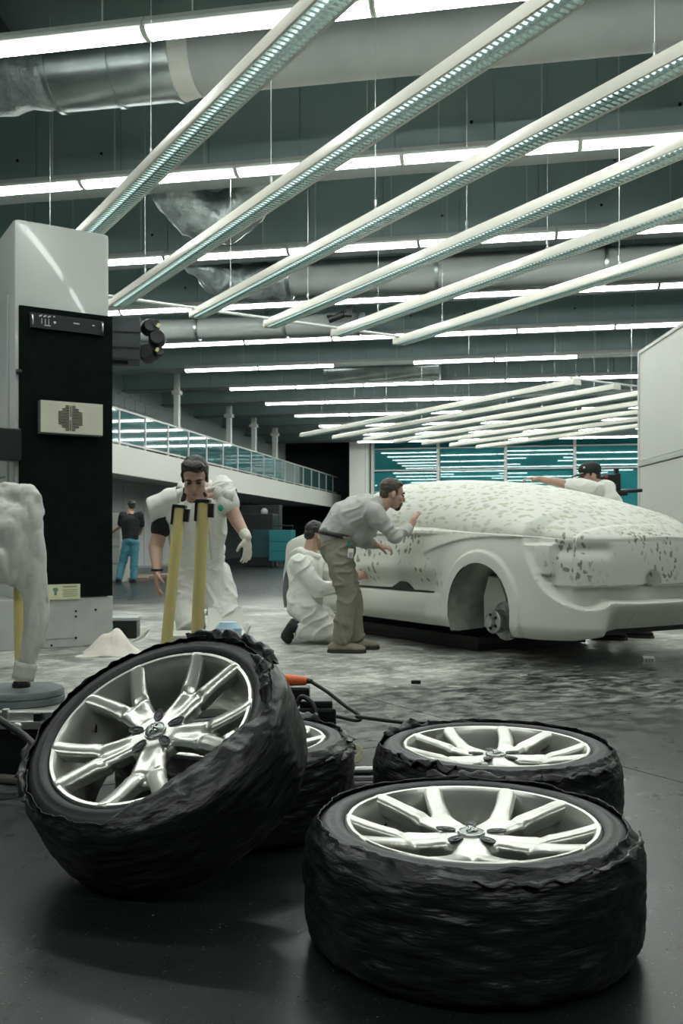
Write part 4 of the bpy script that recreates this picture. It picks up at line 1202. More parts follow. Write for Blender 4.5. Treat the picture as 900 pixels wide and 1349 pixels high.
# ---- man in grey shirt bent over beside the car
def man_grey():
    D = 7.5
    p = Person('man in pale grey shirt and khaki trousers bending to scrape the clay car side', P(455, 0, D))
    J = lambda x, y, d=0.0: P(x, y, D + d)
    pel, waist, mid, chest, nb = J(445, 722, 0), J(443, 701, 0), J(458, 682, .0), J(482, 672, .02), J(503, 664, .03)
    hn, hf = J(446, 735, -.09), J(449, 735, .10)
    kn, kf = J(458, 790, -.10), J(464, 790, .12)
    an, af = Vector((J(447, 0).x, D - .07, .09)), Vector((J(466, 0).x, D + .16, .09))
    sn, sf = J(493, 676, -.17), J(496, 676, .19)
    en, wn_ = J(520, 707, -.16), J(541, 695, .06)
    ef, wf = J(478, 714, .22), J(497, 719, .12)
    p.head(J(517, 651, .03), (.93, .22, -.22), (.25, 0, 1), HAIR_B, 'short', 1.0, neck_to=nb, beard=HAIR_B)
    p.limb([pel, waist, mid, chest, nb], [.12, .11, .12, .12, .07])
    p.limb([chest, sn], [.08, .06]); p.limb([chest, sf], [.08, .06])
    p.limb([sn, en, wn_], [.052, .042, .028]); p.limb([sf, ef, wf], [.052, .042, .028])
    p.limb([hn, kn, an], [.07, .055, .04]); p.limb([hf, kf, af], [.07, .055, .04]); p.limb([pel, hn], [.1, .07]); p.limb([pel, hf], [.1, .07])
    p.hand(wn_, (.35, .25, .9), (.75, .6, -.2), 1, .35)
    p.hand(wf, (1, -.05, -.12), (.1, .3, -.9), -1, .9)
    p.finish()
    s = MB()
    p.limb([lerp(pel, waist, .75), waist, mid, chest, lerp(chest, nb, .62)], [.140, .142, .152, .142, .085], s)
    for q in (-1, 1):
        o_ = Vector((0, .06 * q, 0))
        p.limb([waist + o_, mid + o_, chest + o_], [.115, .125, .118], s)
    p.limb([chest, sn, lerp(sn, en, .5), en, lerp(en, wn_, .82)], [.11, .078, .066, .056, .042], s)
    p.limb([chest, sf, ef, lerp(ef, wf, .75)], [.11, .078, .060, .044], s)
    p.limb([J(478, 690, 0), J(470, 704, 0)], [.11, .10], s)
    p.cloth('shirt', s, mat('grey_knit', (.45, .46, .44), .85, var=((.41, .42, .40), 6), bump=(30, .15, .006)), .008, 8, .013, (7, 7, 7), 9)
    t = MB()
    p.limb([waist + Vector((.02, 0, -.02)), pel], [.135, .148], t)
    p.limb([pel, hn, kn, an + Vector((.015, 0, .03))], [.135, .108, .082, .080], t); p.limb([pel, hf, kf, af + Vector((.015, 0, .03))], [.135, .108, .082, .080], t)
    for q in (-1, 1): p.limb([waist + Vector((.02, .07 * q, -.03)), pel + Vector((0, .06 * q, 0))], [.10, .118], t)
    tr = p.cloth('trousers', t, mat('khaki_cotton', (.26, .255, .20), .85, var=((.215, .21, .165), 7), bump=(18, .3, .008)), .008, 7, .015, (10, 10, 13), 2)
    bl = MB(); bw = []
    for a in np.linspace(0, 2 * math.pi, 29)[:-1]:
        bw.append(p.L(J(443, 705, 0)) + Vector((.137 * math.cos(a) - .004, .184 * math.sin(a), -.03 * math.cos(a))))
    vs = []; fs = []
    for i, c in enumerate(bw):
        cc = p.L(J(443, 705, 0)); o_ = (c - cc).normalized() * .004
        vs += [c + Vector((.004, 0, .019)) + o_, c - Vector((.004, 0, .019)) + o_]
    n = len(bw)
    for i in range(n): fs.append((2 * i, 2 * ((i + 1) % n), 2 * ((i + 1) % n) + 1, 2 * i + 1))
    o = bl.add(vs, fs).build('belt', mat('belt_leather', (.012, .011, .010), .4), p.root, True); o.modifiers.new('t', 'SOLIDIFY').thickness = .006
    bd = MB().box(p.L(J(462, 729, -.185)), (.045, .006, .075), Matrix.Rotation(.1, 3, 'Y'), .004).build('id_badge', mat('badge_white', (.75, .76, .72), .4), p.root)
    MB().box(p.L(J(462, 731, -.19)), (.03, .003, .04), Matrix.Rotation(.1, 3, 'Y')).build('badge_print', mat('badge_grey', (.35, .37, .36), .5), bd)
    MB().box(p.L(J(460, 716, -.178)), (.02, .008, .05), Matrix.Rotation(.2, 3, 'Y')).build('lanyard', mat('lanyard_teal', (.01, .15, .14), .5), bd)
    tan = mat('tan_suede', (.30, .27, .20), .85, var=((.25, .225, .17), 10))
    p.shoe(an, an + Vector((1, -.12, 0)), tan, SOLE, 1.05); p.shoe(af, af + Vector((1, .05, 0)), tan, SOLE, 1.05)
man_grey()

# ---- man kneeling at the car in white coverall
def man_kneel():
    D = 8.15
    p = Person('man kneeling in white coverall working low on the car side', P(405, 0, D))
    J = lambda x, y, d=0.0: P(x, y, D + d)
    pel, chest, nb = J(402, 797, 0), J(402, 750, .03), J(408, 729, .06)
    hn, hf = J(403, 803, -.1), J(410, 803, .12)
    kn, kf = J(438, 833, -.10), J(446, 832, .2)
    an, af = J(394, 836, -.12), J(396, 836, .14)
    kn.z = max(kn.z, .085); kf.z = max(kf.z, .085); an.z = .10; af.z = .10
    sn, sf = J(392, 743, -.14), J(417, 741, .20)
    en, wn_ = J(421, 777, -.16), J(446, 775, -.02)
    ef, wf = J(441, 770, .24), J(467, 760, .26)
    p.head(J(416, 706, .08), (.80, .48, -.35), (.15, .1, 1), HAIR_D, 'short', 1.0, neck_to=nb)
    p.limb([pel, chest, nb], [.12, .13, .07]); p.limb([chest, sn], [.08, .06]); p.limb([chest, sf], [.08, .06])
    p.limb([sn, en, wn_], [.052, .042, .028]); p.limb([sf, ef, wf], [.052, .042, .028])
    p.limb([hn, kn, an], [.07, .055, .04]); p.limb([hf, kf, af], [.07, .055, .04]); p.limb([pel, hn], [.1, .07]); p.limb([pel, hf], [.1, .07])
    p.hand(wn_, (1, .2, .05), (.2, .8, 0), -1, .5); p.hand(wf, (1, .15, .2), (.2, .9, -.1), 1, .4)
    p.finish()
    s = MB()
    p.limb([pel, lerp(pel, chest, .5), chest, lerp(chest, nb, .55)], [.165, .150, .158, .10], s)
    for q in (-1, 1): p.limb([pel + Vector((0, .07 * q, 0)), chest + Vector((0, .08 * q, .01))], [.12, .115], s)
    p.limb([chest, sn, en, lerp(en, wn_, .9)], [.12, .090, .074, .055], s); p.limb([chest, sf, ef, lerp(ef, wf, .85)], [.12, .088, .068, .05], s)
    p.limb([pel, hn, kn], [.15, .125, .095], s); p.limb([pel, hf, kf], [.15, .12, .095], s)
    p.limb([kn + Vector((0, 0, .012)), lerp(kn, an, .85) + Vector((0, 0, .02))], [.092, .085], s); p.limb([kf + Vector((0, 0, .012)), lerp(kf, af, .85) + Vector((0, 0, .02))], [.092, .085], s)
    for v in (0,): pass
    p.cloth('coverall', s, SUIT, .008, 9, .016, (8, 8, 8), 13)
    hd = MB()
    pts = [nb + Vector((.02 + .10 * math.cos(a), .10 * math.sin(a), .02 - .035 * math.cos(a))) for a in np.linspace(1.0, 2 * math.pi - 1.0, 14)]
    for i in range(13): hd.rcone(p.L(pts[i]) - Vector((0, 0, .03)), .030, p.L(pts[i + 1]) - Vector((0, 0, .03)), .030, 10)
    p.cloth('hood', hd, SUIT, .009, 4, .008, (12, 12, 12), 15)
    for a in (an, af):
        a = p.L(a); b = MB()
        b.rcone(a + Vector((.01, 0, .055)), .050, a + Vector((-.06, 0, .045)), .050)
        b.rcone(a + Vector((-.06, 0, .06)), .046, a + Vector((-.115, 0, -.02)), .042)
        b.rcone(a + Vector((-.115, 0, -.03)), .046, a + Vector((-.095, 0, -.058)), .040)
        link('boot', remesh(b, 'boot', .008, 3), mat('boot_black', (.010, .011, .011), .6), p.root)
man_kneel()

# ---- man in black cap reaching across the roof from the far side
def man_cap():
    D = 8.55
    base = CAR + AX * .52 + RX * 1.16
    p = Person('man in black cap and white shirt reaching over the car roof from behind', base)
    J = lambda x, y, d=0.0: P(x, y, D + d)
    pel = CAR + AX * .46 + RX * 1.17 + Vector((0, 0, .95))
    chest = J(790, 652, .02); nb = J(788, 641, 0)
    hc = J(776, 627, 0)
    sn, sf = J(775, 643, -.20), J(801, 643, .17)
    en, wn_ = J(737, 636, -.15), J(711, 631, -.12)
    ef = J(770, 660, .35); wf = J(742, 652, .42)
    al, ar = P(793, 0, 8.42), P(828, 0, 8.58)
    for v in (al, ar): v.z = .09
    kl, kr = al + Vector((-.03, .06, .42)), ar + Vector((-.07, -.02, .42))
    hl, hr = pel + Vector((-.07, -.05, -.06)), pel + Vector((.07, .05, -.06))
    p.head(hc, (-.96, -.15, -.22), (-.12, 0, 1), HAIR_D, 'short', 1.0, neck_to=nb)
    p.limb([pel, chest, nb], [.12, .13, .07]); p.limb([chest, sn], [.08, .058]); p.limb([chest, sf], [.08, .058])
    p.limb([sn, en, wn_], [.05, .042, .028]); p.limb([sf, ef, wf], [.05, .04, .028])
    p.limb([hl, kl, al], [.07, .055, .04]); p.limb([hr, kr, ar], [.07, .055, .04]); p.limb([pel, hl], [.1, .07]); p.limb([pel, hr], [.1, .07])
    p.hand(wn_, (-1, .0, .08), (0, 0, -1), 1, .45); p.hand(wf, (-1, 0, -.1), (0, 0, -1), -1, .3)
    p.finish()
    s = MB()
    p.limb([pel + Vector((0, 0, .05)), lerp(pel, chest, .5), chest, nb + Vector((.02, 0, -.02))], [.15, .145, .15, .085], s)
    p.limb([chest, sn, lerp(sn, en, .62)], [.11, .082, .066], s); p.limb([chest, sf, lerp(sf, ef, .7)], [.11, .08, .06], s)
    p.cloth('shirt', s, SUIT, .011, 5, .010, (9, 9, 9), 22)
    t = MB(); p.limb([pel + Vector((0, 0, .04)), pel], [.14, .15], t)
    p.limb([pel, hl, kl, al + Vector((0, 0, .03))], [.13, .11, .09, .075], t); p.limb([pel, hr, kr, ar + Vector((0, 0, .03))], [.13, .11, .09, .075], t)
    p.cloth('trousers', t, SUIT, .011, 5, .012, (9, 9, 9), 24)
    c = MB(); f = Vector((-.96, -.15, -.10)).normalized(); u = Vector((-.1, 0, 1)); u = (u - f * u.dot(f)).normalized(); l = u.cross(f); m = Matrix((l, f, u)).transposed()
    o = p.L(hc)
    c.ell(o + m @ Vector((0, -.015, .062)), (.092, .108, .072), m, 24, 14)
    c.ell(o + m @ Vector((0, -.02, .030)), (.091, .105, .022), m, 24, 10)
    cp = link('cap', remesh(c, 'cap', .006, 3), mat('cap_black', (.008, .012, .011), .7), p.root)
    br = MB(); n = 14; vs = []; fs = []
    for i in range(n):
        a = math.pi * i / (n - 1)
        for q, (r, dz) in enumerate(((.085, .036), (.085, .030))):
            vs.append(o + m @ Vector((.078 * math.cos(a), .055 + .0, dz - .004)))
            vs.append(o + m @ Vector((.074 * math.cos(a), .06 + .105 * math.sin(a), dz - .022)))
    for i in range(n - 1):
        k = i * 4; k2 = k + 4
        fs += [(k, k2, k2 + 1, k + 1), (k + 2, k + 3, k2 + 3, k2 + 2), (k + 1, k2 + 1, k2 + 3, k + 3)]
    br.add(vs, fs).build('cap_brim', MATS['cap_black'], cp)
    MB().ell(o + m @ Vector((.055, .062, .078)), (.014, .010, .010), m).build('cap_badge', M_WHITE, cp, True)
    for a in (al, ar): p.shoe(a, a + Vector((.85, -.35, 0)), BLACKC, SOLE, 1.1)
man_cap()

# ---- far man at the cabinet
def man_far():
    D = 19.0
    p = Person('man in black polo shirt and blue jeans standing at the beige cabinet', P(168, 0, D))
    J = lambda x, y, d=0.0: P(x, y, D + d)
    pel, chest, nb = J(172, 712), J(172, 687), J(172, 673)
    al, ar = J(157, 0), J(176, 0)
    for v in (al, ar): v.z = .09
    hl, hr = J(168, 715), J(177, 715)
    kl, kr = J(162, 740, .05), J(177, 740, .02)
    sl, sr = J(162, 679), J(184, 679)
    el, wl_ = J(158, 693, .1), J(149, 700, .25)
    er, wr_ = J(187, 695, .1), J(184, 703, .3)
    p.head(J(173, 667), (-.45, .85, -.1), (0, 0, 1), HAIR_D, 'short', 1.0, neck_to=nb)
    p.limb([pel, chest, nb], [.12, .13, .07]); p.limb([chest, sl], [.08, .058]); p.limb([chest, sr], [.08, .058])
    p.limb([sl, el, wl_], [.05, .042, .03]); p.limb([sr, er, wr_], [.05, .042, .03])
    p.limb([hl, kl, al], [.08, .055, .04]); p.limb([hr, kr, ar], [.08, .055, .04]); p.limb([pel, hl], [.1, .07]); p.limb([pel, hr], [.1, .07])
    p.hand(wl_, (-.6, .7, -.2), (0, 0, -1), 1, .3); p.hand(wr_, (-.2, .8, .1), (-1, 0, 0), 1, .3)
    p.finish(.009)
    s = MB(); p.limb([pel + Vector((0, 0, .04)), lerp(pel, chest, .5), chest, lerp(chest, nb, .6)], [.145, .145, .165, .09], s)
    for q in (-1, 1): p.limb([pel + Vector((.05 * q, 0, .06)), chest + Vector((.09 * q, 0, .02))], [.12, .12], s)
    p.limb([chest, sl, lerp(sl, el, .75)], [.12, .088, .072], s); p.limb([chest, sr, lerp(sr, er, .75)], [.12, .088, .072], s)
    p.cloth('polo_shirt', s, BLACKC, .014, 4, .006)
    t = MB(); p.limb([pel, hl, kl, al + Vector((0, 0, .02))], [.15, .11, .085, .075], t); p.limb([pel, hr, kr, ar + Vector((0, 0, .02))], [.15, .11, .085, .075], t)
    p.cloth('jeans', t, mat('blue_denim', (.05, .19, .24), .8, var=((.07, .24, .29), 5)), .014, 4, .010)
    for a in (al, ar): p.shoe(a, a + Vector((-.4, .9, 0)), BLACKC, SOLE, 1.1)
man_far()
# ------------------------------------------------------------------ tall white measuring machine on the left
MC = P(145, 0, 8.0); MC.z = 0                         # its near right corner on the floor
mach = empty('machine_column', 'tall white machine column with black front panel and speaker', 'machine', MC, A31)
M_MW = mat('machine_white', (.50, .525, .50), .28, coat=.3, var=((.475, .50, .475), 1.5))
W_, HM = .80, 3.55                                    # local x = across (to the left is -x), y = back
def rbox(x0, x1, y0, y1, z0, z1, bev): return MB().box(((x0 + x1) / 2, (y0 + y1) / 2, (z0 + z1) / 2), (x1 - x0, y1 - y0, z1 - z0), None, bev)
rbox(-W_, 0, 0, 1.25, .40, HM, .05).build('body', M_MW, mach, 35)
rbox(-W_ - .55, 0.02, -.02, 1.3, 0, .42, .012).build('plinth', mat('plinth_grey', (.45, .475, .455), .5, var=((.38, .40, .385), 4)), mach)
M_FP = mat('black_felt', (.002, .005, .0045), .9, var=((.004, .008, .007), 14, 6), spec=.12)
pn = rbox(-.765, 0.012, -.035, .0, .425, 2.83, .008).build('front_panel', M_FP, mach)
def loc(px, py):
    """point on the front face from where it is seen"""
    t0 = (px - 450) / FPX
    s = (t0 * MC.y - MC.x) / (RX.x - t0 * RX.y)
    d = MC.y + RX.y * s
    return s, CAMH + (HOR - py) / FPX * d
def face_box(px0, py0, px1, py1, dep, name, m, par, bev=.004, y0=-.035):
    (xa, za), (_, zb) = loc(px0, py0), loc(px0, py1)
    xb = loc(px1, py1)[0]
    o = rbox(xa, xb, y0 - dep, y0, min(za, zb), max(za, zb), bev).build(name, m, par)
    return o, xa, xb, za, zb
cu, xa, xb, za, zb = face_box(37, 413, 134, 433, .03, 'control_unit', mat('rack_black', (.006, .008, .008), .4), mach)
for x in (xa + .015, xb - .02):
    MB().tube([(x, -.065, zb + .02), (x, -.095, zb + .03), (x, -.095, za - .03), (x, -.065, za - .02)], .007, 8).build('handle', mat('steel_handle', (.62, .65, .62), .3, .9), cu, True)
mk = MB()
for i in range(3):
    mk.box((xa + .085 + i * .035, -.0665, zb + .105), (.026, .003, .010), Matrix.Rotation(-.5, 3, 'Y'))
    mk.box((xa + .095 + i * .028, -.0665, zb + .062), (.004, .003, .045))
mk.ell((xa + .20, -.0665, zb + .062), (.010, .002, .010)); mk.ell((xa + .195, -.0665, zb + .11), (.008, .002, .006)); mk.box((xa + .14, -.0665, zb + .03), (.05, .003, .006)); mk.box((xa + .38, -.0665, zb + .075), (.05, .003, .008)); mk.box((xb - .09, -.0665, zb + .075), (.018, .003, .008))
mk.build('printed_marks', mat('print_white', (.6, .65, .62), .5), cu)
sb, xa, xb, za, zb = face_box(48, 529, 130, 572, .075, 'speaker_box', mat('speaker_case', (.10, .115, .115), .5), mach)
fpz = rbox(xa + .008, xb, -.118, -.109, min(za, zb) + .008, max(za, zb), .002).build('speaker_plate', mat('speaker_beige', (.57, .56, .46), .5, var=((.53, .525, .43), 5)), sb)
sl = MB(); xc, zc_ = (xa + xb) / 2 - .012, (za + zb) / 2
for i in range(17):
    z = zc_ + (i - 8) * .0128
    a = abs(i - 8); ln = .088 if a <= 4 else (.058 if a <= 6 else .030)
    for s in (-1, 1): sl.box((xc + s * (ln / 2 + .011), -.1195, z), (ln, .004, .0062))
for s in (-1, 1): sl.box((xc, -.1195, zc_ + s * .058), (.007, .004, .09))
tag(sl.build('grille_slots', MATS['dark_hole'], sb), kind='stuff')  # bars proud of the plate; their black stands for the shade inside the slots
st, xa, xb, za, zb = face_box(62, 770, 104, 790, .004, 'warning_sticker', mat('sticker_yellow', (.62, .63, .42), .6), mach, 0)
ss = MB(); ss.box((xa + .06, -.0405, (za + zb) / 2), (.02, .002, .05)); ss.ell((xa + .06, -.0405, (za + zb) / 2 + .02), (.022, .002, .018))
ss.build('sticker_pictogram', mat('sticker_green', (.10, .24, .17), .6), st)
sx = MB(); sx.box((xb - .085, -.0405, za - .02), (.12, .002, .009))
for i in range(4): sx.box((xb - .085, -.0405, za - .048 - i * .017), (.13 - .02 * (i % 2), .002, .005))
sx.build('sticker_lines', mat('sticker_print', (.22, .24, .16), .6), st)
for z in (2.28, 1.08):
    MB().cyl((-.79, -.03, z), (-.75, -.03, z), .022, n=12).build('panel_knob', MATS['rack_black'], mach)
MB().box((-.86, -.02, 1.68), (.20, .14, .26), None, .01).build('cable_box', MATS['rack_black'], mach)
for px_, py_ in ((99, 805), (99, 812), (99, 840), (125, 803), (67, 850)):
    x, z = loc(px_, py_); MB().cyl((x, -.026, z), (x, -.016, z), .010, n=8).build('bolt', MATS['dark_hole'], mach)
x, z = loc(82, 820)
rbox(-.62, -.33, -.026, -.018, .08, .34, .002).build('plinth_cover', MATS['plinth_grey'], mach)
# side face door
rbox(-W_ - .02, -W_, .18, 1.12, .55, 2.95, .006).build('side_door', mat('side_door_grey', (.40, .43, .42), .35), mach)
MB().tube([(-W_ - .02, .25, 1.28), (-W_ - .07, .25, 1.30), (-W_ - .07, .25, 1.42), (-W_ - .02, .25, 1.44)], .01, 8).build('side_handle', MATS['steel_handle'], mach, True)
MB().box((-W_ - .025, .6, 2.35), (.01, .22, .5)).build('side_label', MATS['side_door_grey'], mach)
# projector fixed behind the column
pj = empty('stage_projector', 'dark projector with turret lens clamped behind the machine column', 'projector', P(158, 450, 9.2), A31 * .4)
M_PJ = mat('projector_grey', (.035, .042, .045), .4, .4, var=((.06, .07, .075), 4))
MB().box((0, 0, 0), (.40, .36, .42), None, .012).build('housing', M_PJ, pj)
for z in (-.09, .06): MB().box((.0, -.185, z), (.405, .012, .012)).build('trim_line', MATS['black_metal'], pj)
MB().box((0, -.05, -.225), (.16, .10, .035), None, .01).build('foot_bracket', MATS['black_metal'], pj)
for (dx, dz, r, tilt) in ((.28, .13, .075, .2), (.36, .02, .085, 0), (.27, -.13, .085, -.3), (.36, -.12, .05, .3), (.35, .15, .04, 0)):
    ln = MB().lathe([(0, -.09), (r * .7, -.09), (r, -.04), (r, .06), (r * .8, .09), (0, .085)], 20, (dx, -.08, dz), Matrix.Rotation(math.radians(80), 3, 'X') @ Matrix.Rotation(tilt, 3, 'Y')).build('lens_barrel', MATS['black_metal'], pj, 40)
MB().box((.37, -.18, .14), (.03, .006, .04), Matrix.Rotation(.5, 3, 'Y')).box((.36, -.18, -.10), (.03, .006, .04), Matrix.Rotation(.5, 3, 'Y')).build('warning_mark', mat('mark_yellow', (.6, .62, .25), .5), pj)
MB().box((-.38, .1, 0), (.4, .12, .14), None, .01).build('mount_arm', MATS['black_metal'], pj)

# ------------------------------------------------------------------ yellow barrier posts
M_YEL = mat('yellow_paint', (.72, .63, .28), .45, var=((.66, .57, .25), 6))
M_BASE = mat('base_rubber', (.16, .19, .195), .55, var=((.13, .155, .16), 8))
def stanchion(label, base, top, head=True):
    s = empty('barrier_post', label, 'barrier post', base, 0, 'yellow barrier posts')
    MB().lathe([(0, .085), (.19, .085), (.225, .078), (.232, .066), (.232, .046), (.225, .044), (.225, .040), (.235, .036), (.235, .006), (.228, 0), (0, 0)], 64).build('base', M_BASE, s, 35)
    t = Vector(top) - Vector(base)
    a = Vector((0, 0, .08))
    MB().tube([a, t], .033, 24).build('pole', M_YEL, s, 40)
    MB().lathe([(.035, 0), (.05, 0), (.05, .02), (.04, .04), (.035, .04)], 24, (0, 0, .08)).build('collar', MATS['black_metal'], s, 35)
    if head:
        d = (t - a).normalized()
        m = Vector((0, 0, 1)).rotation_difference(d).to_matrix()
        h = MB().box(t + d * .004, (.074, .074, .018), m, .004).build('head_cap', MATS['black_metal'], s)
        MB().box(t - d * .05 + m @ Vector((-.036, 0, 0)), (.012, .05, .11), m, .003).build('belt_slot', MATS['black_metal'], s)
        MB().box(t - d * .045 + m @ Vector((.044, 0, 0)), (.030, .045, .075), m, .004).build('belt_clip', MATS['black_metal'], s)
    return s
stanchion('yellow barrier post leaning beside a taller one, in front of the man leaning forward', P(214, 0, 5.35).xy.to_3d(), P(237, 668, 5.35))
stanchion('upright taller yellow barrier post in front of the man leaning forward', P(256, 0, 4.93).xy.to_3d(), P(268, 661, 4.93))
# ------------------------------------------------------------------ sweater on a third post
SBP = P(28, 0, 5.20).xy.to_3d()
stanchion('yellow barrier post on a round grey base with a sweater hung over it', SBP, Vector((SBP.x - .02, SBP.y, 1.14)), True)
sw = empty('sweater', 'pale grey sweater hung over the yellow post by the machine column', 'sweater', SBP + Vector((0, 0, .2)))
M_SW = mat('grey_fleece', (.60, .615, .57), .95, var=((.55, .565, .525), 5), bump=(70, .25, .004))
SO = Vector(sw.location)
def SJ(x, y, d): return P(x, y, d) - SO
w = MB()
def wl__(pts, rad):
    for i in range(len(pts) - 1): w.rcone(pts[i], rad[i], pts[i + 1], rad[i + 1], ell=.8, up=(0, 1, 0))
wl__([SJ(-20, 660, 5.2), SJ(10, 655, 5.2), SJ(38, 653, 5.18)], [.10, .09, .07])
wl__([SJ(-10, 680, 5.14), SJ(25, 690, 5.12), SJ(40, 690, 5.12)], [.11, .10, .07])
wl__([SJ(38, 652, 5.14), SJ(44, 690, 5.11), SJ(45, 740, 5.09), SJ(47, 790, 5.07), SJ(48, 822, 5.06), SJ(44, 845, 5.05), SJ(36, 868, 5.04)], [.052, .060, .066, .070, .072, .066, .054])
wl__([SJ(10, 700, 5.08), SJ(20, 740, 5.07), SJ(36, 775, 5.08)], [.10, .085, .05])
wl__([SJ(-20, 690, 5.12), SJ(-12, 740, 5.07), SJ(-2, 752, 5.06)], [.11, .09, .075])
wl__([SJ(-2, 735, 5.03), SJ(14, 760, 5.04)], [.07, .048])
wl__([SJ(48, 655, 5.14), SJ(58, 678, 5.14)], [.035, .014])
def swd(p):
    q = Vector((p.x * 12, p.y * 12, p.z * 3.2)); return .016 * (noise.noise(q) + .9 * abs(noise.noise(q * 1.7)) - .3) + .002 * noise.noise(p * 60)
link('knit_body', remesh(w, 'knit_body', .009, 16, .5, swd), M_SW, sw)
cf = MB(); a, b_ = SJ(35, 872, 5.04), SJ(30, 895, 5.04)
n = 60; vs = []; fs = []
t_ = (b_ - a).normalized(); u_ = Vector((0, 1, 0)); x_ = t_.cross(u_)
for i, q in enumerate((0, .3, .7, 1)):
    for j in range(n):
        an = 2 * math.pi * j / n; r = (.062 - .004 * q) * (1 + (.035 if j % 3 == 0 else 0))
        vs.append(a.lerp(b_, q) + (x_ * math.cos(an) + u_ * .7 * math.sin(an)) * r)
for i in range(3):
    for j in range(n): fs.append((i * n + j, i * n + (j + 1) % n, (i + 1) * n + (j + 1) % n, (i + 1) * n + j))
cuff = cf.add(vs, fs).build('ribbed_cuff', M_SW, sw, 40); cuff.modifiers.new('t', 'SOLIDIFY').thickness = .006

# ------------------------------------------------------------------ air unit with gauge on the left
au = empty('air_regulator', 'pneumatic regulator unit with round pressure gauge beside the leaning wheel', 'regulator', P(-2, 0, 3.55).xy.to_3d())
M_AL = mat('aluminium', (.55, .57, .54), .35, .9)
MB().box((-.02, .12, .10), (.36, .20, .20), None, .012).build('cabinet', MATS['rack_black'], au)
MB().box((.03, .03, .235), (.46, .05, .035), None, .004).build('rail', M_AL, au)
MB().box((.06, -.01, .208), (.22, .035, .03), None, .004).build('valve_block', M_AL, au)
MB().box((.155, -.005, .235), (.026, .04, .032)).build('valve_knob', MATS['rack_black'], au)
MB().box((.035, -.02, .235), (.022, .03, .07), None, .004).build('valve', M_AL, au)
RX90 = Matrix.Rotation(math.radians(-90), 3, 'X')
g = MB().lathe([(0, 0), (.021, 0), (.0225, .004), (.0225, .02), (.0, .02)], 28, (.085, -.055, .20), RX90).build('gauge', M_AL, au, 35)
MB().lathe([(0, 0), (.019, 0), (.019, .002), (0, .002)], 28, (.085, -.0565, .20), RX90).build('gauge_dial', mat('dial_white', (.7, .72, .66), .4), g)
MB().box((.087, -.0585, .202), (.003, .002, .026), Matrix.Rotation(math.radians(45), 3, 'Y')).build('gauge_needle', MATS['dark_hole'], g)
for i in range(8):
    a = math.radians(-40 + i * 37)
    MB().box((.085 + .0155 * math.cos(a), -.058, .20 + .0155 * math.sin(a)), (.004, .0015, .0015), Matrix.Rotation(-a, 3, 'Y')).build('gauge_tick', MATS['dark_hole'], g)
hs = MB().tube(curve_pts([P(-30, 930, 3.45), P(10, 955, 3.4), P(38, 975, 3.35), P(60, 1005, 3.2)], 24), .014, 10).build('air_hose', MATS['black_rubber'], None, True)
tag(hs, 'black air hose sloping from the regulator towards the leaning wheel', 'hose')
hs2 = MB().tube(curve_pts([Vector((-1.7, 3.62, .018)), Vector((-1.35, 3.50, .018)), Vector((-1.1, 3.42, .018)), Vector((-.9, 3.40, .018))], 20), .018, 10).build('air_hose', mat('brown_hose', (.10, .085, .075), .6), None, True)
tag(hs2, 'brown rubber hose on the floor below the regulator', 'hose')

# ------------------------------------------------------------------ lead with orange socket, power box, tools behind the wheels
oc = empty('extension_socket', 'orange extension socket with black cable beside the leaning wheel', 'socket', P(395, 0, 4.2).xy.to_3d())
OO = Vector(oc.location)
OZ = lambda x, y, d: P(x, y, d) - OO
m_or = mat('orange_plastic', (.75, .14, .03), .4)
a, b_ = OZ(376, 896, 4.2), OZ(404, 897, 4.2)
MB().tube([a, lerp(a, b_, .3), lerp(a, b_, .8), b_], [.027, .025, .021, .018], 18).build('socket_body', m_or, oc, 40)
MB().tube([b_, OZ(412, 898, 4.2)], [.014, .010], 12).build('strain_relief', MATS['black_rubber'], oc, True)
MB().tube(curve_pts([OZ(410, 898, 4.2), OZ(432, 912, 4.15), OZ(455, 930, 4.1), OZ(474, 943, 4.05), OZ(470, 949, 4.0), OZ(440, 943, 4.1), OZ(405, 938, 4.15)], 60), .0085, 10).build('cable', MATS['black_rubber'], oc, True)
MB().box(OZ(385, 930, 4.22) - Vector((0, 0, .03)), (.16, .10, .24), None, .01).build('holder_block', MATS['rack_black'], oc)
cb = MB().tube(curve_pts([P(470, 944, 3.98), P(500, 948, 3.85), P(545, 954, 3.7), P(570, 962, 3.62), P(610, 968, 3.55)], 40), .0085, 10).build('power_cable', MATS['black_rubber'], None, True)
tag(cb, 'black power cable running from the orange socket towards the flat wheels', 'cable')
pb = empty('power_box', 'black power box with looped lead behind the leaning wheel', 'power box', P(410, 0, 3.70).xy.to_3d())
PO = Vector(pb.location)
MB().box((0, 0, .125), (.20, .12, .25), None, .012).build('case', MATS['rack_black'], pb)
MB().box((.02, 0, .262), (.13, .09, .03), None, .008).build('lid', MATS['black_metal'], pb)
MB().tube(curve_pts([P(390, 930, 3.62) - PO, P(398, 918, 3.62) - PO, P(412, 928, 3.6) - PO, P(420, 955, 3.58) - PO], 24), .010, 10).build('lead_loop', MATS['black_rubber'], pb, True)
for i, (yy, r, mm, lab, x1) in enumerate(((3.62, .014, M_AL, 'aluminium rod lying between the wheels', .22), (3.44, .018, mat('dark_pipe', (.07, .07, .07), .35, .7), 'dark steel pipe lying between the wheels, closest to the aluminium rod', .20),
                                  (3.34, .021, mat('hose_ridged', (.045, .04, .04), .6), 'ribbed black pipe lying in the middle between the wheels', .20), (3.23, .018, mat('grey_pipe', (.16, .17, .165), .3, .8), 'grey steel pipe lying closest to the flat wheels', .20))):
    o = MB().tube([(-.22, yy - .02, r), (x1, yy + .01, r)], r, 14).build('floor_pipe', mm, None, 40); tag(o, lab, 'pipe')
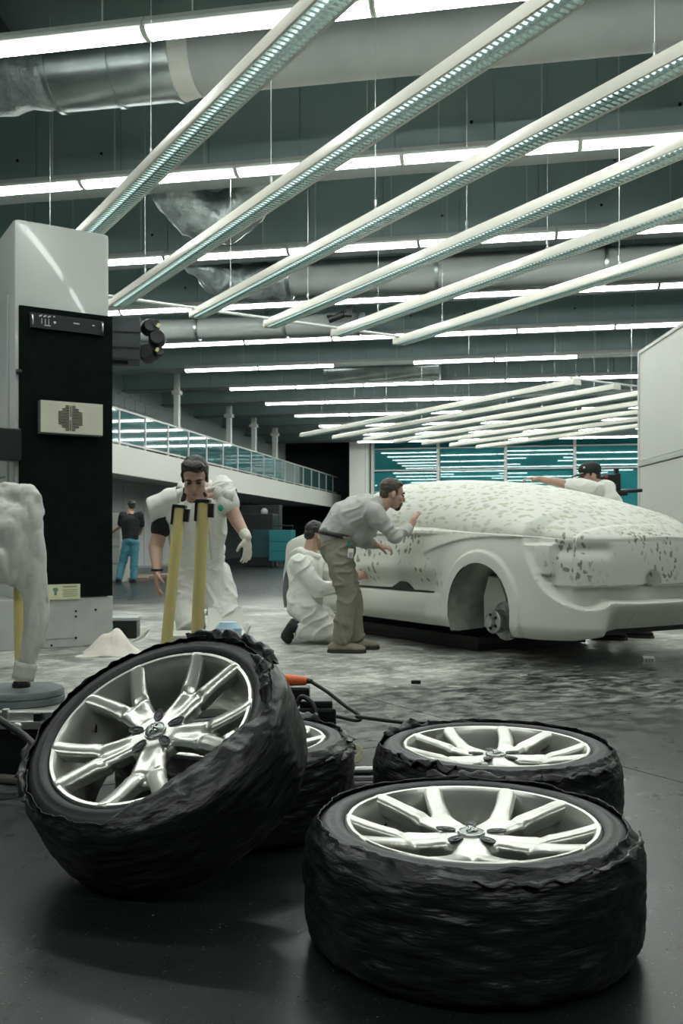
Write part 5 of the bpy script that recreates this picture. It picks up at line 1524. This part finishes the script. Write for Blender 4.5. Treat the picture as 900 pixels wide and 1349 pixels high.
tp = MB().lathe([(.018, 0), (.036, 0), (.038, .006), (.038, .030), (.036, .036), (.018, .036)], 28, (0, 0, 0), Matrix.Rotation(math.radians(75), 3, 'X'), True).build('tape_roll', mat('masking_tape', (.60, .57, .36), .6), None, 35)
tp.location = (P(467, 0, 3.75).x, 3.78, .04); tag(tp, 'cream masking tape roll standing on the floor by the rods', 'tape')

# ------------------------------------------------------------------ cloth, boxes and litter by the column
cl = MB(); nx, ny = 46, 36; C0 = P(148, 0, 7.35).xy.to_3d(); vs = []; fs = []
for i in range(nx):
    for j in range(ny):
        u, v = i / (nx - 1) * 2 - 1, j / (ny - 1) * 2 - 1
        rr = math.sqrt(u * u + v * v); k = min(1, rr)
        x = u * .24 * (1 + .15 * noise.noise(Vector((u * 2, v * 2, 1)))); y = v * .20 * (1 + .2 * noise.noise(Vector((u * 2, v * 2, 5))))
        hgt = max(0, .15 * (1 - rr ** 1.6) * (1 + .7 * noise.noise(Vector((u * 1.7 + 3, v * 1.7, 0)))) + .035 * abs(noise.noise(Vector((u * 5, v * 5, 2)))) * (1.2 - k)) + .004
        vs.append(Vector((x, y, hgt)))
for i in range(nx - 1):
    for j in range(ny - 1): fs.append((i * ny + j, (i + 1) * ny + j, (i + 1) * ny + j + 1, i * ny + j + 1))
ck = cl.add(vs, fs).build('crumpled_cloth', mat('cotton_rag', (.74, .70, .62), .9, bump=(30, .3, .008)), None, True); ck.location = C0
ck.modifiers.new('t', 'SOLIDIFY').thickness = .004
tag(ck, 'crumpled off-white cloth on the floor beside the machine column', 'cloth')
bx_ = empty('carton', 'dark carton with pale lid and teal contents beside the machine column', 'box', P(158, 0, 8.6).xy.to_3d(), .1)
MB().box((0, 0, .08), (.34, .26, .16), None, .006).build('box', MATS['rack_black'], bx_)
MB().box((0, 0, .178), (.36, .28, .03), None, .006).build('lid', mat('grey_board', (.42, .45, .44), .6), bx_)
MB().box((-.1, -.135, .09), (.12, .01, .08)).build('label', mat('teal_print', (.02, .22, .26), .5), bx_)
sc = MB().tube(curve_pts([P(175, 845, 7.2), P(188, 838, 7.2), P(197, 828, 7.2)], 12), [.02, .03, .034, .036, .036, .036, .036, .036, .036, .034, .028, .015], 14, True, .35).build('plastic_scraper', mat('scraper_white', (.6, .62, .56), .5), None, True)
tag(sc, 'pale plastic scraper lying by the crumpled cloth', 'scraper')
wbx = empty('open_carton', 'white open carton with teal side behind the yellow barrier posts', 'box', P(272, 0, 5.78).xy.to_3d(), .15)
m_card = mat('white_card', (.66, .67, .62), .6); m_tl = mat('teal_carton', (.015, .17, .20), .5)
MB().box((0, 0, .15), (.46, .30, .30), None, .006).build('box', MATS['rack_black'], wbx)
MB().box((-.12, -.153, .19), (.13, .008, .18)).build('teal_panel', m_tl, wbx); MB().box((.12, -.153, .19), (.14, .008, .18)).build('teal_panel', m_tl, wbx)
MB().box((0, -.01, .315), (.48, .32, .035), None, .005).build('rim', m_card, wbx)
MB().box((.12, .13, .40), (.22, .012, .18), Matrix.Rotation(math.radians(-40), 3, 'X'), .003).build('lid_flap', m_card, wbx)
MB().box((.25, .0, .345), (.012, .26, .08), Matrix.Rotation(math.radians(25), 3, 'Y')).build('side_flap', m_card, wbx)
bk = empty('plastic_tub', 'small clear tub with pale blue lid beside the white open carton', 'tub', P(301, 0, 5.42).xy.to_3d())
MB().lathe([(0, .004), (.06, .004), (.075, .36), (.0, .36)], 28).build('tub', mat('clear_plastic', (.55, .62, .63), .3), bk, 35)
MB().lathe([(0, .43), (.05, .43), (.055, .42), (.078, .395), (.078, .36), (0, .36)], 28).build('lid', mat('blue_lid', (.38, .58, .70), .4), bk, 35)
lit = MB().box((0, 0, .03), (.085, .04, .055), Matrix.Rotation(.4, 3, 'X'), .003).build('small_carton', m_card); lit.location = P(854, 0, 6.75).xy.to_3d()
tag(lit, 'tiny white carton on the floor in front of the car tail', 'box')
for i in range(3): MB().box((-.022 + i * .022, -.028, .033), (.010, .003, .03), Matrix.Rotation(.4, 3, 'X')).build('carton_print', mat('badge_grey', (.35, .37, .36), .5), lit)
chp = MB().box((0, 0, .012), (.06, .025, .022), None, .004).build('clay_scrap', MATS['rack_black']); chp.location = P(548, 0, 5.85).xy.to_3d(); tag(chp, 'small dark scrap lying on the dusty floor', 'scrap')
for i, (x, y) in enumerate(((660, 868), (760, 878), (520, 905), (600, 905), (690, 890), (450, 890))):
    d = CAMH * FPX / (y - HOR)
    q = MB().prism([(-.05, 0), (-.01, .012), (.05, .004), (.04, -.012), (-.02, -.014)], P(x, y, d) * 1, P(x, y, d) + Vector((0, 0, .004)), (math.cos(i), math.sin(i) * .4, 0), (0, 1, 0)).build('clay_shaving', mat('clay_chip', (.6, .6, .53), .8))
    tag(q, 'thin pale clay shaving on the floor near the car', 'shaving', 'clay shavings on the floor')

# ------------------------------------------------------------------ behind: camera rig, cabinet, machines under the balcony
rg = empty('camera_rig', 'black camera on a tripod behind the capped man', 'camera', P(815, 0, 11.5).xy.to_3d())
RO = Vector(rg.location); RJ = lambda x, y, d=11.5: P(x, y, d) - RO
BMm = MATS['black_metal']
MB().box(RJ(803, 632), (.16, .20, .12), None, .01).build('camera_body', BMm, rg); MB().cyl(RJ(797, 632), RJ(787, 631), .045, n=14).build('lens', BMm, rg, 40)
MB().box(RJ(813, 640), (.07, .10, .30), None, .01).build('upright', BMm, rg); MB().box(RJ(812, 625), (.05, .05, .14)).build('viewfinder', BMm, rg)
MB().tube([RJ(800, 648), RJ(846, 646)], .022, 8).build('pan_bar', BMm, rg); MB().box(RJ(815, 650), (.2, .12, .06), None, .01).build('tripod_head', BMm, rg)
for a in (0, 2.1, 4.2):
    t = RJ(815, 652); MB().tube([t, Vector((t.x + .45 * math.cos(a), .45 * math.sin(a), .0))], .018, 8).build('leg', BMm, rg)
MB().ell(RJ(796, 631) + Vector((0, -.11, .02)), (.02, .01, .02)).build('record_button', mat('red_plastic', (.35, .02, .03), .4), rg, True)
cbn = empty('storage_cabinet', 'low beige drawer cabinet with the man in black polo shirt', 'cabinet', P(146, 0, 19.7).xy.to_3d(), rz_b - math.pi / 2)
m_cab = mat('cabinet_beige', (.36, .38, .35), .6)
MB().box((0, 0, .72), (.7, .6, 1.44), None, .01).build('carcass', m_cab, cbn)
for i in range(4):
    dr = MB().box((0, -.31, .20 + i * .36), (.66, .02, .33), None, .006).build('drawer', m_cab, cbn)
    MB().box((0, -.33, .28 + i * .36), (.3, .02, .03)).build('handle', BMm, dr)
for i, (x, y) in enumerate(((150, 767), (171, 767), (195, 764), (213, 762))):
    d = CAMH * FPX / (y - HOR)
    q = MB().box((0, 0, .04), (.42, .9, .08), Matrix.Rotation(.2, 3, 'Z'), .006).build('floor_plank', mat('plank_brown', (.20, .15, .12), .7)); q.location = P(x, y, d + .6).xy.to_3d()
    if i == 0: q.location = P(141, 0, 20.9).xy.to_3d()
    if i == 1: q.location = P(183, 0, 20.2).xy.to_3d()
    tag(q, 'low brown plank on the floor by the man in jeans', 'plank', 'planks on the far floor')
tc_ = empty('tool_trolley', 'teal tool trolley standing in the dark recess under the balcony', 'trolley', P(372, 0, 29.5).xy.to_3d(), rz_b - math.pi / 2)
m_tt = mat('trolley_teal', (.01, .15, .16), .5)
MB().box((0, 0, .68), (.72, .6, 1.0), None, .02).build('body', m_tt, tc_)
for z in (.35, .65, .95): MB().box((0, -.31, z), (.64, .02, .26), None, .005).build('drawer', m_tt, tc_)
for sx_ in (-.28, .28):
    for sy_ in (-.22, .22): MB().cyl((sx_ - .02, sy_, .08), (sx_ + .02, sy_, .08), .08, n=14).cyl((sx_, sy_, .08), (sx_, sy_, .2), .02, n=8).build('castor', BMm, tc_)
MB().tube([(-.34, 0, 1.18), (-.34, 0, 1.32), (.34, 0, 1.32), (.34, 0, 1.18)], .02, 8).build('push_handle', BMm, tc_)
dm = empty('dark_machine', 'dark cabinet machine with teal front beside the tool trolley', 'machine', P(345, 0, 30.2).xy.to_3d(), rz_b - math.pi / 2)
MB().box((0, 0, .85), (.95, .7, 1.7), None, .02).build('cabinet', MATS['rack_black'], dm)
MB().box((.1, -.36, .75), (.6, .02, .9), None, .005).build('door', mat('dark_teal', (.008, .05, .055), .5), dm)
MB().ell((.1, -.05, 1.78), (.12, .1, .12)).build('beacon', mat('beacon_pale', (.35, .38, .36), .5), dm, True)
dr2 = empty('storage_rack', 'tall dark doorway cabinet against the recessed wall', 'cabinet', P(345, 0, 33.0).xy.to_3d(), rz_b - math.pi / 2)
MB().box((0, 0, 1.05), (1.4, .4, 2.1), None, .01).build('carcass', M_BLK, dr2)
MB().box((-.35, -.21, 1.05), (.64, .02, 2.0)).build('door', M_BLK, dr2); MB().box((.35, -.21, 1.05), (.64, .02, 2.0)).build('door', M_BLK, dr2)

bpy.data.scenes.remove(TMP)
